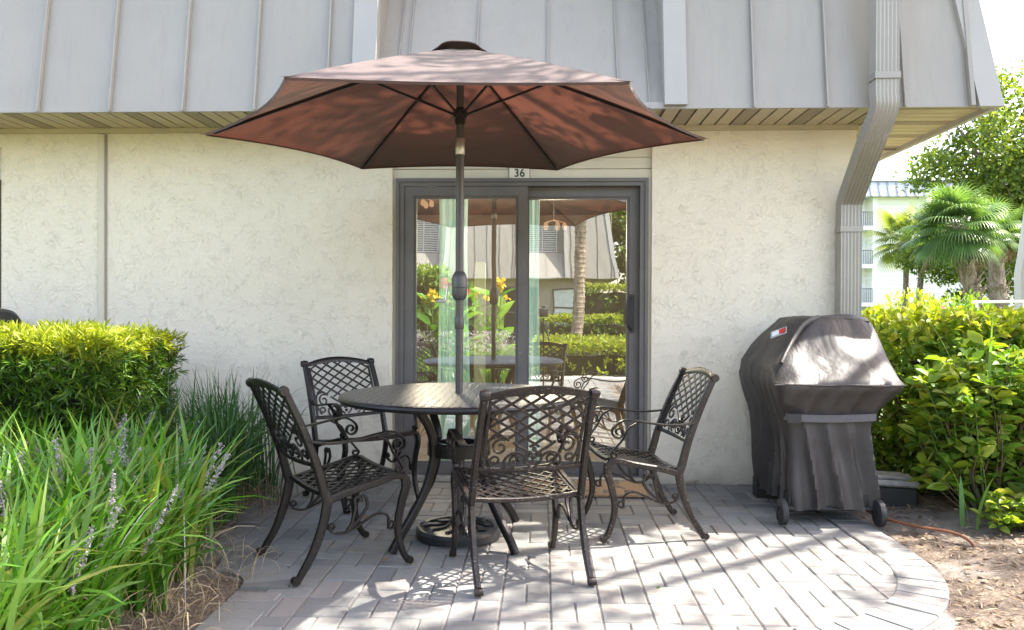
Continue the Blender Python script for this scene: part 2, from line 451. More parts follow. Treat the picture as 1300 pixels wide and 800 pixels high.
class MB:
    def __init__(s):
        s.v = []; s.f = []; s.m = []
    def add(s, verts, faces, mi=0):
        o = len(s.v)
        s.v += [tuple(v) for v in verts]
        s.f += [tuple(i + o for i in f) for f in faces]
        s.m += [mi] * len(faces)
    def box(s, lo, hi, mi=0, ch=0.0, rot=None, fn=None):
        x0, y0, z0 = lo; x1, y1, z1 = hi
        if ch <= 0:
            vs = [(x, y, z) for z in (z0, z1) for y in (y0, y1) for x in (x0, x1)]
            fs = [(0, 2, 3, 1), (4, 5, 7, 6), (0, 1, 5, 4), (2, 6, 7, 3), (0, 4, 6, 2), (1, 3, 7, 5)]
        else:
            bm_v = []
            c = ch
            # chamfered box through 24 verts
            idx = {}
            for ix, x in enumerate((x0, x1)):
                for iy, y in enumerate((y0, y1)):
                    for iz, z in enumerate((z0, z1)):
                        dx = c if ix == 0 else -c; dy = c if iy == 0 else -c; dz = c if iz == 0 else -c
                        idx[ix, iy, iz, 'x'] = len(bm_v); bm_v.append((x, y + dy, z + dz))
                        idx[ix, iy, iz, 'y'] = len(bm_v); bm_v.append((x + dx, y, z + dz))
                        idx[ix, iy, iz, 'z'] = len(bm_v); bm_v.append((x + dx, y + dy, z))
            vs = bm_v; I = idx; fs = []
            for i in (0, 1):
                q = [I[i, 0, 0, 'x'], I[i, 0, 1, 'x'], I[i, 1, 1, 'x'], I[i, 1, 0, 'x']]; fs.append(q if i == 0 else q[::-1])
                q = [I[0, i, 0, 'y'], I[1, i, 0, 'y'], I[1, i, 1, 'y'], I[0, i, 1, 'y']]; fs.append(q if i == 0 else q[::-1])
                q = [I[0, 0, i, 'z'], I[0, 1, i, 'z'], I[1, 1, i, 'z'], I[1, 0, i, 'z']]; fs.append(q if i == 0 else q[::-1])
            for a in (0, 1):
                for b in (0, 1):
                    fs.append([I[a, b, 0, 'x'], I[a, b, 0, 'y'], I[a, b, 1, 'y'], I[a, b, 1, 'x']] if a == b else [I[a, b, 0, 'y'], I[a, b, 0, 'x'], I[a, b, 1, 'x'], I[a, b, 1, 'y']])
                    fs.append([I[a, 0, b, 'x'], I[a, 1, b, 'x'], I[a, 1, b, 'z'], I[a, 0, b, 'z']] if a == b else [I[a, 0, b, 'z'], I[a, 1, b, 'z'], I[a, 1, b, 'x'], I[a, 0, b, 'x']])
                    fs.append([I[0, a, b, 'z'], I[1, a, b, 'z'], I[1, a, b, 'y'], I[0, a, b, 'y']] if a == b else [I[0, a, b, 'y'], I[1, a, b, 'y'], I[1, a, b, 'z'], I[0, a, b, 'z']])
            for (a, b, d) in [(a, b, d) for a in (0, 1) for b in (0, 1) for d in (0, 1)]:
                q = [I[a, b, d, 'x'], I[a, b, d, 'y'], I[a, b, d, 'z']]
                fs.append(q if (a + b + d) % 2 == 1 else q[::-1])
        if rot is not None:
            cx, cy, cz = (x0 + x1) / 2, (y0 + y1) / 2, (z0 + z1) / 2
            C = Vector((cx, cy, cz))
            vs = [C + rot @ (Vector(v) - C) for v in vs]
        if fn: vs = [fn(Vector(v)) for v in vs]
        s.add(vs, fs, mi)
    def sweep(s, path, A, w, t, mi=0, n=8, cap=True):
        """section swept along path; A is the fixed side axis, w the size along A, t the in-plane thickness; superellipse section"""
        path = [Vector(p) for p in path]
        L = len(path)
        if callable(w): wf = w
        else: wf = lambda u: w
        if callable(t): tf = t
        else: tf = lambda u: t
        A = Vector(A).normalized() if A is not None else None
        vs = []; fs = []
        prevN = None
        for i, p in enumerate(path):
            T = (path[min(L - 1, i + 1)] - path[max(0, i - 1)])
            if T.length < 1e-9: T = Vector((0, 0, 1))
            T.normalize()
            if A is None:
                if prevN is None:
                    ref = Vector((0, 0, 1)) if abs(T.z) < 0.9 else Vector((1, 0, 0))
                    Nn = T.cross(ref).normalized()
                else:
                    Nn = (prevN - T * prevN.dot(T)).normalized()
                prevN = Nn
                Aa = T.cross(Nn).normalized()
            else:
                Nn = T.cross(A)
                if Nn.length < 1e-6: Nn = prevN or Vector((0, 1, 0))
                Nn.normalize(); prevN = Nn
                Aa = A
            u = i / max(1, L - 1)
            for k in range(n):
                a = 2 * PI * (k + 0.5) / n
                ca, sa = math.cos(a), math.sin(a)
                if A is not None:
                    q = 0.5
                    ca = math.copysign(abs(ca) ** q, ca); sa = math.copysign(abs(sa) ** q, sa)
                vs.append(p + Aa * (ca * wf(u) / 2) + Nn * (sa * tf(u) / 2))
        for i in range(L - 1):
            for k in range(n):
                k2 = (k + 1) % n
                fs.append((i * n + k, i * n + k2, (i + 1) * n + k2, (i + 1) * n + k))
        if cap:
            fs.append(tuple(range(n))[::-1]); fs.append(tuple((L - 1) * n + k for k in range(n)))
        s.add(vs, fs, mi)
    def tube(s, path, r, mi=0, n=8, cap=True):
        if callable(r): s.sweep(path, None, lambda u: 2 * r(u), lambda u: 2 * r(u), mi, n, cap)
        else: s.sweep(path, None, 2 * r, 2 * r, mi, n, cap)
    def lathe(s, prof, c=(0, 0, 0), n=32, mi=0, axis='z'):
        vs = []; fs = []
        for (r, z) in prof:
            for k in range(n):
                a = 2 * PI * k / n
                x, y = r * math.cos(a), r * math.sin(a)
                if axis == 'z': vs.append((c[0] + x, c[1] + y, c[2] + z))
                elif axis == 'x': vs.append((c[0] + z, c[1] + x, c[2] + y))
                else: vs.append((c[0] + x, c[1] + z, c[2] + y))
        for i in range(len(prof) - 1):
            for k in range(n):
                k2 = (k + 1) % n
                fs.append((i * n + k, i * n + k2, (i + 1) * n + k2, (i + 1) * n + k))
        fs.append(tuple(range(n))[::-1]); fs.append(tuple((len(prof) - 1) * n + k for k in range(n)))
        s.add(vs, fs, mi)
    def build(s, name, mats, parent=None, smooth=35, loc=None):
        me = bpy.data.meshes.new(name)
        me.from_pydata(s.v, [], s.f)
        if not isinstance(mats, (list, tuple)): mats = [mats]
        for m in mats: me.materials.append(m)
        if len(mats) > 1: me.polygons.foreach_set('material_index', s.m)
        if smooth:
            me.polygons.foreach_set('use_smooth', [True] * len(me.polygons))
            me.set_sharp_from_angle(angle=math.radians(smooth))
        me.update()
        o = bpy.data.objects.new(name, me)
        COL.objects.link(o)
        if parent: o.parent = parent
        if loc: o.location = loc
        return o

class LB:
    """large leaf soups, numpy"""
    def __init__(s): s.V = []; s.F4 = []; s.M4 = []; s.n = 0
    def add(s, V, F, mi=0):
        V = np.asarray(V, float).reshape(-1, 3); F = np.asarray(F, int).reshape(-1, 4)
        s.V.append(V); s.F4.append(F + s.n); s.M4.append(np.full(len(F), mi)); s.n += len(V)
    def leaves(s, P, D, size, width, mi=0, fold=0.12, droop=0.1):
        """P (n,3) bases, D (n,3) directions, size (n,), width = ratio"""
        P = np.asarray(P, float); n = len(P)
        if n == 0: return
        D = np.asarray(D, float); D = D / (np.linalg.norm(D, axis=1, keepdims=True) + 1e-9)
        R = RNG.normal(size=(n, 3)) * 0.6 + np.array([0, 0, 1.0])
        S = np.cross(D, R); S /= (np.linalg.norm(S, axis=1, keepdims=True) + 1e-9)
        U = np.cross(S, D)
        size = np.broadcast_to(np.asarray(size, float), (n,))[:, None]
        w = width
        T = [(0, 0, 0), (0.38, -0.5 * w, fold * w), (0.38, 0.0, -0.02), (0.38, 0.5 * w, fold * w), (0.76, -0.36 * w, fold * w - droop * .5), (0.76, 0, -droop * .6), (0.76, 0.36 * w, fold * w - droop * .5), (1, 0, -droop)]
        V = np.stack([P + size * (D * a + S * b + U * c) for a, b, c in T], 1)  # n,8,3
        F = np.array([(0, 2, 1, 1), (0, 3, 2, 2), (1, 2, 5, 4), (2, 3, 6, 5), (4, 5, 7, 7), (5, 6, 7, 7)])
        F = np.array([(1, 0, 2, 2), (2, 0, 3, 3), (1, 2, 5, 4), (2, 3, 6, 5), (4, 5, 7, 7), (5, 6, 7, 7)])
        base = (np.arange(n) * 8)[:, None, None]
        s.add(V.reshape(-1, 3), (F[None] + base).reshape(-1, 4), mi)
    def quads(s, P, D, size, width, mi=0):
        P = np.asarray(P, float); n = len(P)
        D = np.asarray(D, float); D = D / (np.linalg.norm(D, axis=1, keepdims=True) + 1e-9)
        S = np.cross(D, RNG.normal(size=(n, 3))); S /= (np.linalg.norm(S, axis=1, keepdims=True) + 1e-9)
        size = np.broadcast_to(np.asarray(size, float), (n,))[:, None]
        V = np.stack([P, P + size * (D * .5 - S * width * .5), P + size * D, P + size * (D * .5 + S * width * .5)], 1)
        F = np.arange(n * 4).reshape(n, 4)
        s.add(V.reshape(-1, 3), F, mi)
    def blades(s, P, az, length, lean, width, segs=6, mi=0, curl=1.0):
        """arching strap leaves"""
        P = np.asarray(P, float); n = len(P)
        az = np.asarray(az); length = np.asarray(length); lean = np.asarray(lean)
        h = np.stack([np.cos(az), np.sin(az), np.zeros(n)], 1)
        side = np.stack([-np.sin(az), np.cos(az), np.zeros(n)], 1)
        rows = []
        p = P.copy()
        step = (length / segs)[:, None]
        w = np.broadcast_to(np.asarray(width, float), (n,))[:, None]
        tw = RNG.normal(size=n) * 0.5
        for i in range(segs + 1):
            u = i / segs
            ang = lean * (0.25 + curl * u ** 1.15 * 1.9)
            ww = w * (0.55 + 0.45 * min(1, u * 4)) * (1 - max(0, (u - 0.6) / 0.4) ** 1.6 * 0.95)
            tt = (tw * u)[:, None]
            sd = side * np.cos(tt) + np.array([0, 0, 1]) * np.sin(tt)
            rows.append(p - sd * ww / 2); rows.append(p + sd * ww / 2)
            d = h * np.sin(ang)[:, None] + np.array([0, 0, 1]) * np.cos(ang)[:, None]
            p = p + d * step
        V = np.stack(rows, 1)
        k = 2 * (segs + 1)
        F = np.array([(2 * i, 2 * i + 1, 2 * i + 3, 2 * i + 2) for i in range(segs)])
        base = (np.arange(n) * k)[:, None, None]
        s.add(V.reshape(-1, 3), (F[None] + base).reshape(-1, 4), mi)
        return p
    def build(s, name, mats, parent=None, smooth=False, extra=None):
        V = np.concatenate(s.V); F = np.concatenate(s.F4); Mi = np.concatenate(s.M4)
        tri = F[:, 2] == F[:, 3]
        lt = np.where(tri, 3, 4)
        flat = []
        loops = np.empty(lt.sum(), dtype=np.int32)
        starts = np.concatenate([[0], np.cumsum(lt)[:-1]])
        for j in range(3): loops[starts + j] = F[:, j]
        q = ~tri
        loops[starts[q] + 3] = F[q, 3]
        me = bpy.data.meshes.new(name)
        me.vertices.add(len(V)); me.vertices.foreach_set('co', V.ravel().astype(np.float32))
        me.loops.add(len(loops)); me.loops.foreach_set('vertex_index', loops)
        me.polygons.add(len(F)); me.polygons.foreach_set('loop_start', starts.astype(np.int32))
        if not isinstance(mats, (list, tuple)): mats = [mats]
        for m in mats: me.materials.append(m)
        me.polygons.foreach_set('material_index', Mi.astype(np.int32))
        me.update(calc_edges=True); me.validate()
        if smooth: me.polygons.foreach_set('use_smooth', [True] * len(me.polygons))
        o = bpy.data.objects.new(name, me)
        COL.objects.link(o)
        if parent: o.parent = parent
        return o

def rnd_sphere(n):
    v = RNG.normal(size=(n, 3)); return v / np.linalg.norm(v, axis=1, keepdims=True)

def text_mesh(name, body, size, mat, parent, loc, rot, bold=0.0, depth=0.001, sx=1.0):
    cu = bpy.data.curves.new(name + '_c', 'FONT')
    cu.body = body; cu.size = size; cu.align_x = 'CENTER'; cu.align_y = 'CENTER'
    cu.offset = bold; cu.extrude = depth; cu.space_character = 1.05
    tmp = bpy.data.objects.new(name + '_t', cu)
    COL.objects.link(tmp)
    bpy.context.view_layer.update()
    dg = bpy.context.evaluated_depsgraph_get()
    me = bpy.data.meshes.new_from_object(tmp.evaluated_get(dg))
    COL.objects.unlink(tmp); bpy.data.objects.remove(tmp)
    me.materials.clear(); me.materials.append(mat)
    o = bpy.data.objects.new(name, me)
    COL.objects.link(o)
    o.parent = parent; o.location = loc; o.rotation_euler = rot; o.scale = (sx, 1, 1)
    return o

# ------------------------------------------------------------------ ground
def sheet(name, x0, x1, y0, y1, z, mat, nx=1, ny=1, fn=None, hole=None):
    mb = MB(); vs = []; fs = []
    for j in range(ny + 1):
        for i in range(nx + 1):
            x = x0 + (x1 - x0) * i / nx; y = y0 + (y1 - y0) * j / ny
            vs.append((x, y, z + (fn(x, y) if fn else 0)))
    for j in range(ny):
        for i in range(nx):
            a = j * (nx + 1) + i
            fs.append((a, a + 1, a + nx + 2, a + nx + 1))
    mb.add(vs, fs)
    return mb.build(name, mat)
tag(sheet('ground', -600, 600, -600, 900, -0.075, M['lawn']), kind='structure')

def inner_right(x, y, e=0.0):
    cx, cy, r = 0.70, 3.85, 0.93
    if y >= cy: return x < 1.63 + e + min(0.0, 0) 
    if math.hypot(x - cx, y - cy) < r + e: return True
    return x < 0.70 or (x < 0.92 + e and y < 3.2)
def inner_left(x, y, e=0.0):
    if y > 3.72: return x > -1.62 - e - 0.16 * max(0, (y - 3.72))
    # rounded outer corner
    cx, cy, r = -1.45, 3.32, 0.38
    if x > -1.08 - e: return True
    return (y > 3.32) and (math.hypot(x - cx, y - cy) > r - e) and x > -1.62 - e

def paving():
    mb = MB()
    g = 0.0022
    rr = random.Random(3)
    s = 0.2
    def brick(x0, x1, y0, y1, dz=0.0):
        z = -0.004 + rr.uniform(-0.0022, 0.0022) + dz
        tilt = Matrix.Rotation(rr.uniform(-0.006, 0.006), 3, 'X') @ Matrix.Rotation(rr.uniform(-0.006, 0.006), 3, 'Y') @ Matrix.Rotation(rr.uniform(-0.008, 0.008), 3, 'Z')
        mb.box((x0 + g, y0 + g, z - 0.05), (x1 - g, y1 - g, z), ch=0.0055, rot=tilt)
    for i in range(-12, 12):
        for j in range(-14, 28):
            x0 = 0.032 + i * s; y0 = -0.02 + j * s
            if y0 + s > WALL + 0.02: 
                pass
            if (i + j) % 2: subs = [(x0, x0 + s / 2, y0, y0 + s), (x0 + s / 2, x0 + s, y0, y0 + s)]
            else: subs = [(x0, x0 + s, y0, y0 + s / 2), (x0, x0 + s, y0 + s / 2, y0 + s)]
            for (a, b, c, d) in subs:
                mx, my = (a + b) / 2, (c + d) / 2
                d = min(d, WALL + 0.0)
                if c > WALL - 0.03: continue
                if inner_right(mx, my, 0.06) and inner_left(mx, my, 0.06):
                    brick(a, b, c, d, -0.001)
    # radial soldier course round the right corner
    cx, cy, r0, r1 = 0.70, 3.85, 0.93, 1.13
    n = 15
    for k in range(n):
        a0 = math.radians(3 - 84 * k / n); a1 = math.radians(3 - 84 * (k + 1) / n)
        ga = 0.003
        q = []
        for (r, a, sg) in ((r0, a0, -1), (r1, a0, -1), (r1, a1, 1), (r0, a1, 1)):
            q.append((cx + r * math.cos(a + sg * ga / r), cy + r * math.sin(a + sg * ga / r)))
        z = 0.001 + rr.uniform(-0.002, 0.002)
        c = Vector(((sum(p[0] for p in q)) / 4, sum(p[1] for p in q) / 4))
        top = [c + (Vector(p) - c) * 0.94 for p in q]
        vs = [(p[0], p[1], z - 0.05) for p in q] + [(p[0], p[1], z - 0.005) for p in q] + [(p[0], p[1], z) for p in top]
        fs = [(4, 5, 1, 0), (5, 6, 2, 1), (6, 7, 3, 2), (7, 4, 0, 3), (8, 9, 5, 4), (9, 10, 6, 5), (10, 11, 7, 6), (11, 8, 4, 7), (11, 10, 9, 8)]
        mb.add(vs, fs)
    # straight course along the right edge up to the wall
    y = 3.90
    while y < WALL - 0.02:
        brick(1.64, 1.84, y, min(y + 0.1, WALL)); y += 0.1
    # left edge: soldiers, then a radial fan, then soldiers again
    y = 3.22
    while y > 0.6:
        brick(-1.29, -1.085, y - 0.1, y); y -= 0.1
    cx, cy, r0, r1 = -1.45, 3.25, 0.17, 0.37
    for k in range(7):
        a0 = math.radians(2 + 14 * k); a1 = a0 + math.radians(13.3)
        q = [(cx + r * math.cos(a), cy + r * math.sin(a) * 1.15) for (r, a) in ((r0, a0), (r0, a1), (r1, a1), (r1, a0))]
        z = 0.002 + rr.uniform(-0.002, 0.002)
        vs = [(p[0], p[1], z - 0.05) for p in q] + [(p[0], p[1], z) for p in q]
        mb.add(vs, [(4, 0, 1, 5), (5, 1, 2, 6), (6, 2, 3, 7), (7, 3, 0, 4), (4, 5, 6, 7)])
    o = mb.build('patio_paving', M['paver'], smooth=0)
    return tag(o, kind='structure')
paving()
tag(sheet('joint_sand', -2.0, 1.62, -2.8, WALL + 0.3, -0.012, M['sand']), kind='structure')
tag(sheet('threshold_slab', -5.7, 1.2, WALL - 0.0, WALL + 0.35, -0.006, M['sill']), kind='structure')

def bedh(x, y):
    v = Vector((x * 2.1, y * 2.1, 0))
    from mathutils import noise as mn
    return 0.03 * mn.noise(v) + 0.014 * mn.noise(v * 4) + 0.008 * mn.noise(v * 11)
def right_bed(x, y):
    # falls away under the paving edge, rises towards the hedge
    e = max(0.0, min(1.0, (x - 1.85) / 0.6))
    if y < 3.9: e = max(0.0, min(1.0, (math.hypot(x - 0.7, y - 3.85) - 1.15) / 0.5)) if x > 0.7 else 0.0
    ins = 1.0 if (x < 1.82 and y > 3.85) or (y <= 3.85 and math.hypot(x - 0.7, y - 3.85) < 1.12) or (y < 3.0 and x < 1.15) else 0.0
    return bedh(x, y) * (0.35 + 0.8 * e) + 0.05 * e - 0.05 * ins
def left_bed(x, y):
    edge = -1.30 if y < 3.4 else -1.62 - 0.16 * max(0, y - 3.72)
    e = max(0.0, min(1.0, (edge + 0.03 - x) / 0.5))
    ins = 1.0 if x > edge + 0.0 else 0.0
    return bedh(x, y) * (0.4 + e) + 0.10 * e - 0.06 * ins
tag(sheet('mulch_bed', 1.0, 9.0, -1.5, 8.5, -0.014, M['ground'], 150, 170, right_bed), kind='structure')
tag(sheet('planting_bed', -8.0, -1.2, 0.3, WALL, -0.008, M['ground'], 130, 100, left_bed), kind='structure')

def scatter_litter(name, n, reg, zf, sizes, mats, mi_probs):
    lb = LB()
    for mi, (prob, sz, wd) in enumerate(mi_probs):
        k = int(n * prob)
        P = []
        while len(P) < k:
            x = random.uniform(reg[0], reg[1]); y = random.uniform(reg[2], reg[3])
            z = zf(x, y)
            if z is None: continue
            P.append((x, y, z + random.uniform(0.0, 0.012)))
        D = RNG.normal(size=(k, 3)) * [1, 1, 0.22]
        lb.leaves(P, D, RNG.uniform(sz * .5, sz * 1.4, k), wd, mi)
    return lb.build(name, mats)
def zr(x, y):
    if x < 1.02 or (x < 1.86 and y > 3.85): return None
    if y <= 3.85 and math.hypot(x - 0.7, y - 3.85) < 1.14 + random.uniform(-0.02, .04): return None
    if y < 3 and x < 1.2: return None
    return -0.014 + right_bed(x, y)
def zl(x, y):
    edge = -1.32 if y < 3.4 else -1.64 - 0.16 * max(0, y - 3.72)
    if x > edge: return None
    return -0.008 + left_bed(x, y)
tag(scatter_litter('mulch_litter', 9000, (1.1, 4.2, 2.0, 6.0), zr, 0, [M['litter'], M['straw'], M['litter']], [(0.45, 0.035, 0.22), (0.35, 0.05, 0.06), (0.2, 0.032, 0.5)]),
    'brown wood mulch, twigs and dry leaves under the right hedge', 'mulch', kind='stuff')
tag(scatter_litter('fallen_debris', 3500, (-2.6, -1.2, 2.2, 5.3), zl, 0, [M['litter'], M['straw']], [(0.55, 0.03, 0.3), (0.45, 0.08, 0.04)]),
    'dry leaf litter and straw on the soil of the left planting bed', 'leaf litter', kind='stuff')

# ------------------------------------------------------------------ buildings
def build_block(name, ident, label, x_left, x_right, recesses, openings, mirror, sx, main):
    """a low stucco block with a standing-seam metal mansard; Y runs into the building from WALL"""
    def T(v):
        return Vector((v[0], v[1], v[2])) if not mirror else Vector((v[0], -13.8 - v[1], v[2]))
    root = empty(name, T((0, WALL, 0)))
    off = -Vector(root.location)
    def place(mb, nm, mats, parent=root, smooth=35, label=None):
        mb.v = [tuple(T(v) + off) for v in mb.v]
        if mirror: mb.f = [f[::-1] for f in mb.f]
        o = mb.build(nm, mats, parent, smooth)
        if label: o['label'] = label
        return o
    XL, XR = x_left, x_right
    YB = WALL + 10
    # ---- wall with openings
    w = MB()
    th = 0.2
    xs = sorted(openings)
    cur = XL
    for (a, b, top) in xs:
        w.box((cur, WALL, -0.06), (a, WALL + th, 2.47)); cur = b
        w.box((a, WALL, top), (b, WALL + th, 2.47))
    w.box((cur, WALL, -0.06), (XR, WALL + th, 2.47))
    w.box((XR - th, WALL + th, -0.06), (XR, YB, 2.47))
    w.box((XL, WALL + th, -0.06), (XL + th, YB, 2.47))
    w.box((XL + th, YB - th, -0.06), (XR - th, YB, 2.47))
    # join boxes read as one skin
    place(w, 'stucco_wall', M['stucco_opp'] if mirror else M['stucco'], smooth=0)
    EY = 4.88; EZ = 2.47; EXR = XR + 0.625; EXL = XL - 0.66
    TZ = 5.1; sl = 0.147; H = TZ - EZ
    # ---- soffit : front strip with grooves along Y, side strip with grooves along X
    s = MB()
    x = EXL + 0.02; k = 0
    while x < XR + 0.02:
        s.box((x + 0.007, EY + 0.03, EZ - 0.012), (min(x + 0.1, XR + 0.03) - 0.007, WALL, EZ), mi=(2 if k % 4 == 1 else 0))
        x += 0.1; k += 1
    s.box((EXL + .02, EY + 0.03, EZ + 0.001), (XR + 0.03, WALL, EZ + 0.012), mi=1)
    # diagonal mitre and side soffit
    yy = EY + 0.03
    while yy < YB:
        x0 = XR + 0.03
        if yy < WALL: 
            pass
        s.box((x0 + 0.004, yy + 0.006, EZ - 0.012), (EXR - 0.03, yy + 0.094, EZ), mi=(2 if int(round(yy * 10)) % 4 == 1 else 0))
        yy += 0.1
    s.box((XR + 0.03, EY + 0.03, EZ + 0.001), (EXR - 0.03, YB, EZ + 0.012), mi=1)
    s.box((XR + 0.012, EY + 0.035, EZ - 0.02), (XR + 0.034, YB, EZ - 0.012), mi=0)
    s.box((EXL, WALL - 0.03, EZ - 0.045), (XR + 0.005, WALL - 0.004, EZ - 0.0125), mi=0)
    place(s, 'soffit', [M['soffit'], M['soffit_gap'], M['soffit_vent']], smooth=0)
    # ---- fascia
    f = MB()
    f.box((EXL, EY + 0.006, EZ - 0.027), (EXR - 0.001, EY + 0.028, EZ + 0.012))
    f.box((EXR - 0.028, EY + 0.0285, EZ - 0.045), (EXR + 0.006, YB, EZ + 0.011))
    place(f, 'fascia', M['trim'])
    # ---- mansard main faces between recesses
    segs = []
    cur = EXL
    for (a, b) in sorted(recesses):
        segs.append((cur, a)); cur = b
    segs.append((cur, EXR))
    md = MB()
    def face_y(z): return EY + sl * (z - EZ)
    B0 = EZ - 0.030
    for (a, b) in segs:
        la = (a == EXL); rb = (b == EXR)
        a2 = a + (sl * H if la else 0); b2 = b - (sl * H if rb else 0)
        yb = EY + 1.3
        md.add([(a, face_y(B0), B0), (b, face_y(B0), B0), (b2, face_y(TZ), TZ), (a2, face_y(TZ), TZ),
                (a, yb, B0), (b, yb, B0), (b2, yb, TZ), (a2, yb, TZ)],
               [(0, 1, 2, 3), (1, 5, 6, 2), (4, 0, 3, 7), (5, 4, 7, 6), (3, 2, 6, 7)])
        md.add([(a, face_y(B0), B0), (b, face_y(B0), B0), (b, EY + .005, B0), (a, EY + .005, B0)], [(3, 2, 1, 0)])
    # side slopes
    md.add([(EXR, EY + 1.3, B0), (EXR, YB + .5, B0), (EXR - sl * H, YB + .5, TZ), (EXR - sl * H, EY + 1.3, TZ)], [(0, 1, 2, 3)])
    md.add([(EXL, EY + 1.3, B0), (EXL, YB + .5, B0), (EXL + sl * H, YB + .5, TZ), (EXL + sl * H, EY + 1.3, TZ)], [(3, 2, 1, 0)])
    md.add([(EXL, YB + .5, B0), (EXR, YB + .5, B0), (EXR - sl * H, YB + .5, TZ), (EXL + sl * H, YB + .5, TZ)], [(3, 2, 1, 0)])
    # recess: shallow slope from the eave back to a window wall
    rs = 0.50; RZ = 3.42
    for (a, b) in recesses:
        y1 = EY + 0.012 + rs * (RZ - B0)
        md.add([(a, EY + 0.012, B0), (b, EY + 0.012, B0), (b, y1, RZ), (a, y1, RZ)], [(0, 1, 2, 3)])
        md.add([(a, y1, RZ), (b, y1, RZ), (b, y1 + 0.25, RZ + 0.005), (a, y1 + 0.25, RZ + 0.005)], [(0, 1, 2, 3)])
        md.add([(a, y1 + 0.25, RZ), (b, y1 + 0.25, RZ), (b, y1 + 0.25, TZ), (a, y1 + 0.25, TZ)], [(0, 1, 2, 3)])
    # seams
    def seam(x, xt, z0, z1, fy, tw=0.012, proud=0.032):
        p0 = Vector((x, fy(z0), z0)); p1 = Vector((xt, fy(z1), z1))
        md.sweep([p0 + Vector((0, -proud / 2, 0)), p0.lerp(p1, .5) + Vector((0, -proud / 2, 0)), p1 + Vector((0, -proud / 2, 0))], (1, 0, 0), tw, proud, n=4)
    for (a, b) in segs:
        if main: lst = [x for x in sx if a + 0.02 < x < b - 0.02]
        else:
            k = max(1, int((b - a) / 0.46)); lst = [a + (b - a) * (i + .5) / k for i in range(k)]
        for x in lst: seam(x, x, B0, TZ, face_y)
    for (a, b) in recesses:
        fy = lambda z: EY + 0.012 + rs * (z - B0)
        w_ = b - a
        for u in (0.065, 0.10, 0.345, 0.60, 0.845, 0.95):
            seam(a + w_ * u, a + w_ * u, B0, RZ, fy, 0.008, 0.02)
    place(md, 'mansard_roof', M['mansard'], smooth=25)
    # trim boards at the recess edges
    for (a, b) in recesses:
        for (u, v) in ((a - 0.145, a + 0.004), (b - 0.004, b + 0.135)):
            t = MB()
            z0 = EZ - 0.012
            t.add([(u, face_y(z0) - 0.035, z0), (v, face_y(z0) - 0.035, z0), (v, face_y(TZ) - 0.035, TZ), (u, face_y(TZ) - 0.035, TZ),
                   (u, face_y(z0) + 0.05, z0), (v, face_y(z0) + 0.05, z0), (v, face_y(TZ) + 0.05, TZ), (u, face_y(TZ) + 0.05, TZ)],
                  [(0, 1, 2, 3), (1, 5, 6, 2), (4, 0, 3, 7), (3, 2, 6, 7), (4, 5, 1, 0)])
            place(t, 'corner_trim', M['trim'])
    # hip caps
    for sg, ex in ((1, EXR), (-1, EXL)):
        h = MB()
        def hp(z, dx, dy): return (ex - sg * sl * (z - EZ) + sg * dx, face_y(z) + dy, z)
        z0 = EZ - 0.034
        h.add([hp(z0, -0.12, -0.03), hp(z0, 0.025, -0.03), hp(TZ, 0.025, -0.03), hp(TZ, -0.12, -0.03),
               hp(z0, -0.12, 0.0), hp(z0, 0.025, 0.12), hp(TZ, 0.025, 0.12), hp(TZ, -0.12, 0.0)],
              [(0, 1, 2, 3), (1, 5, 6, 2), (4, 0, 3, 7), (3, 2, 6, 7), (4, 5, 1, 0)])
        if sg < 0: h.f = [f[::-1] for f in h.f]
        place(h, 'hip_cap', M['trim'])
        if main and sg > 0:
            for xx in (2.62,):
                h2 = MB(); p0 = Vector((xx - 0.02, face_y(B0) - .02, B0)); p1 = Vector((xx - 0.02 - 0.02, face_y(TZ) - .02, TZ))
                h2.sweep([p0, p1], (1, 0, 0), 0.03, 0.04, n=4); place(h2, 'standing_seam', M['mansard'])
    r = MB()
    r.box((EXL + sl * H + .01, face_y(TZ) + .01, TZ - 0.05), (EXR - sl * H - .01, YB + .48, TZ - 0.004))
    place(r, 'flat_roof', M['flatroof'])
    # windows in the recesses
    for (a, b) in recesses:
        y1 = EY + 0.012 + rs * (RZ - B0) + 0.25
        c = (a + b) / 2
        fr = MB()
        for (p, q) in ((c - .62, c - .56), (c - .03, c + .03), (c + .56, c + .62)): fr.box((p, y1 - .05, RZ + .1), (q, y1 - .004, RZ + 1.25))
        fr.box((c - .62, y1 - .055, RZ + .04), (c + .62, y1 - .004, RZ + .098)); fr.box((c - .62, y1 - .055, RZ + 1.252), (c + .62, y1 - .004, RZ + 1.31))
        wo = place(fr, 'window', M['shutter'])
        pn = MB(); pn.box((c - .56, y1 - .012, RZ + .1), (c + .56, y1 - .006, RZ + 1.25)); place(pn, 'pane', M['winglass'], wo)
        sh = MB()
        for k in range(16): sh.box((c - .55, y1 - .035, RZ + .13 + k * .07), (c - .04, y1 - .02, RZ + .17 + k * .07)); sh.box((c + .04, y1 - .035, RZ + .13 + k * .07), (c + .55, y1 - .02, RZ + .17 + k * .07))
        place(sh, 'shutter', M['shutter'], wo)
    tag(root, label, 'building')
    # ---- openings: sliding doors
    for oi, (a, b, top) in enumerate(xs):
        # cream lap siding header
        hd = MB()
        DT = 2.095
        hd.box((a - 0.0, WALL + 0.055, DT + 0.002), (b + 0.0, WALL + 0.14, top + 0.02))
        hd.box((a + 0.0, WALL + 0.035, DT + 0.002), (b - 0.0, WALL + 0.054, DT + 0.075))
        hd.box((a, WALL + 0.042, DT + 0.082), (b, WALL + 0.054, DT + 0.155))
        hd.box((a, WALL + 0.046, DT + 0.162), (b, WALL + 0.054, top - 0.002))
        for xx in (a, b - 0.03): hd.box((xx, WALL + 0.03, 0.0), (xx + 0.03, WALL + 0.14, DT))
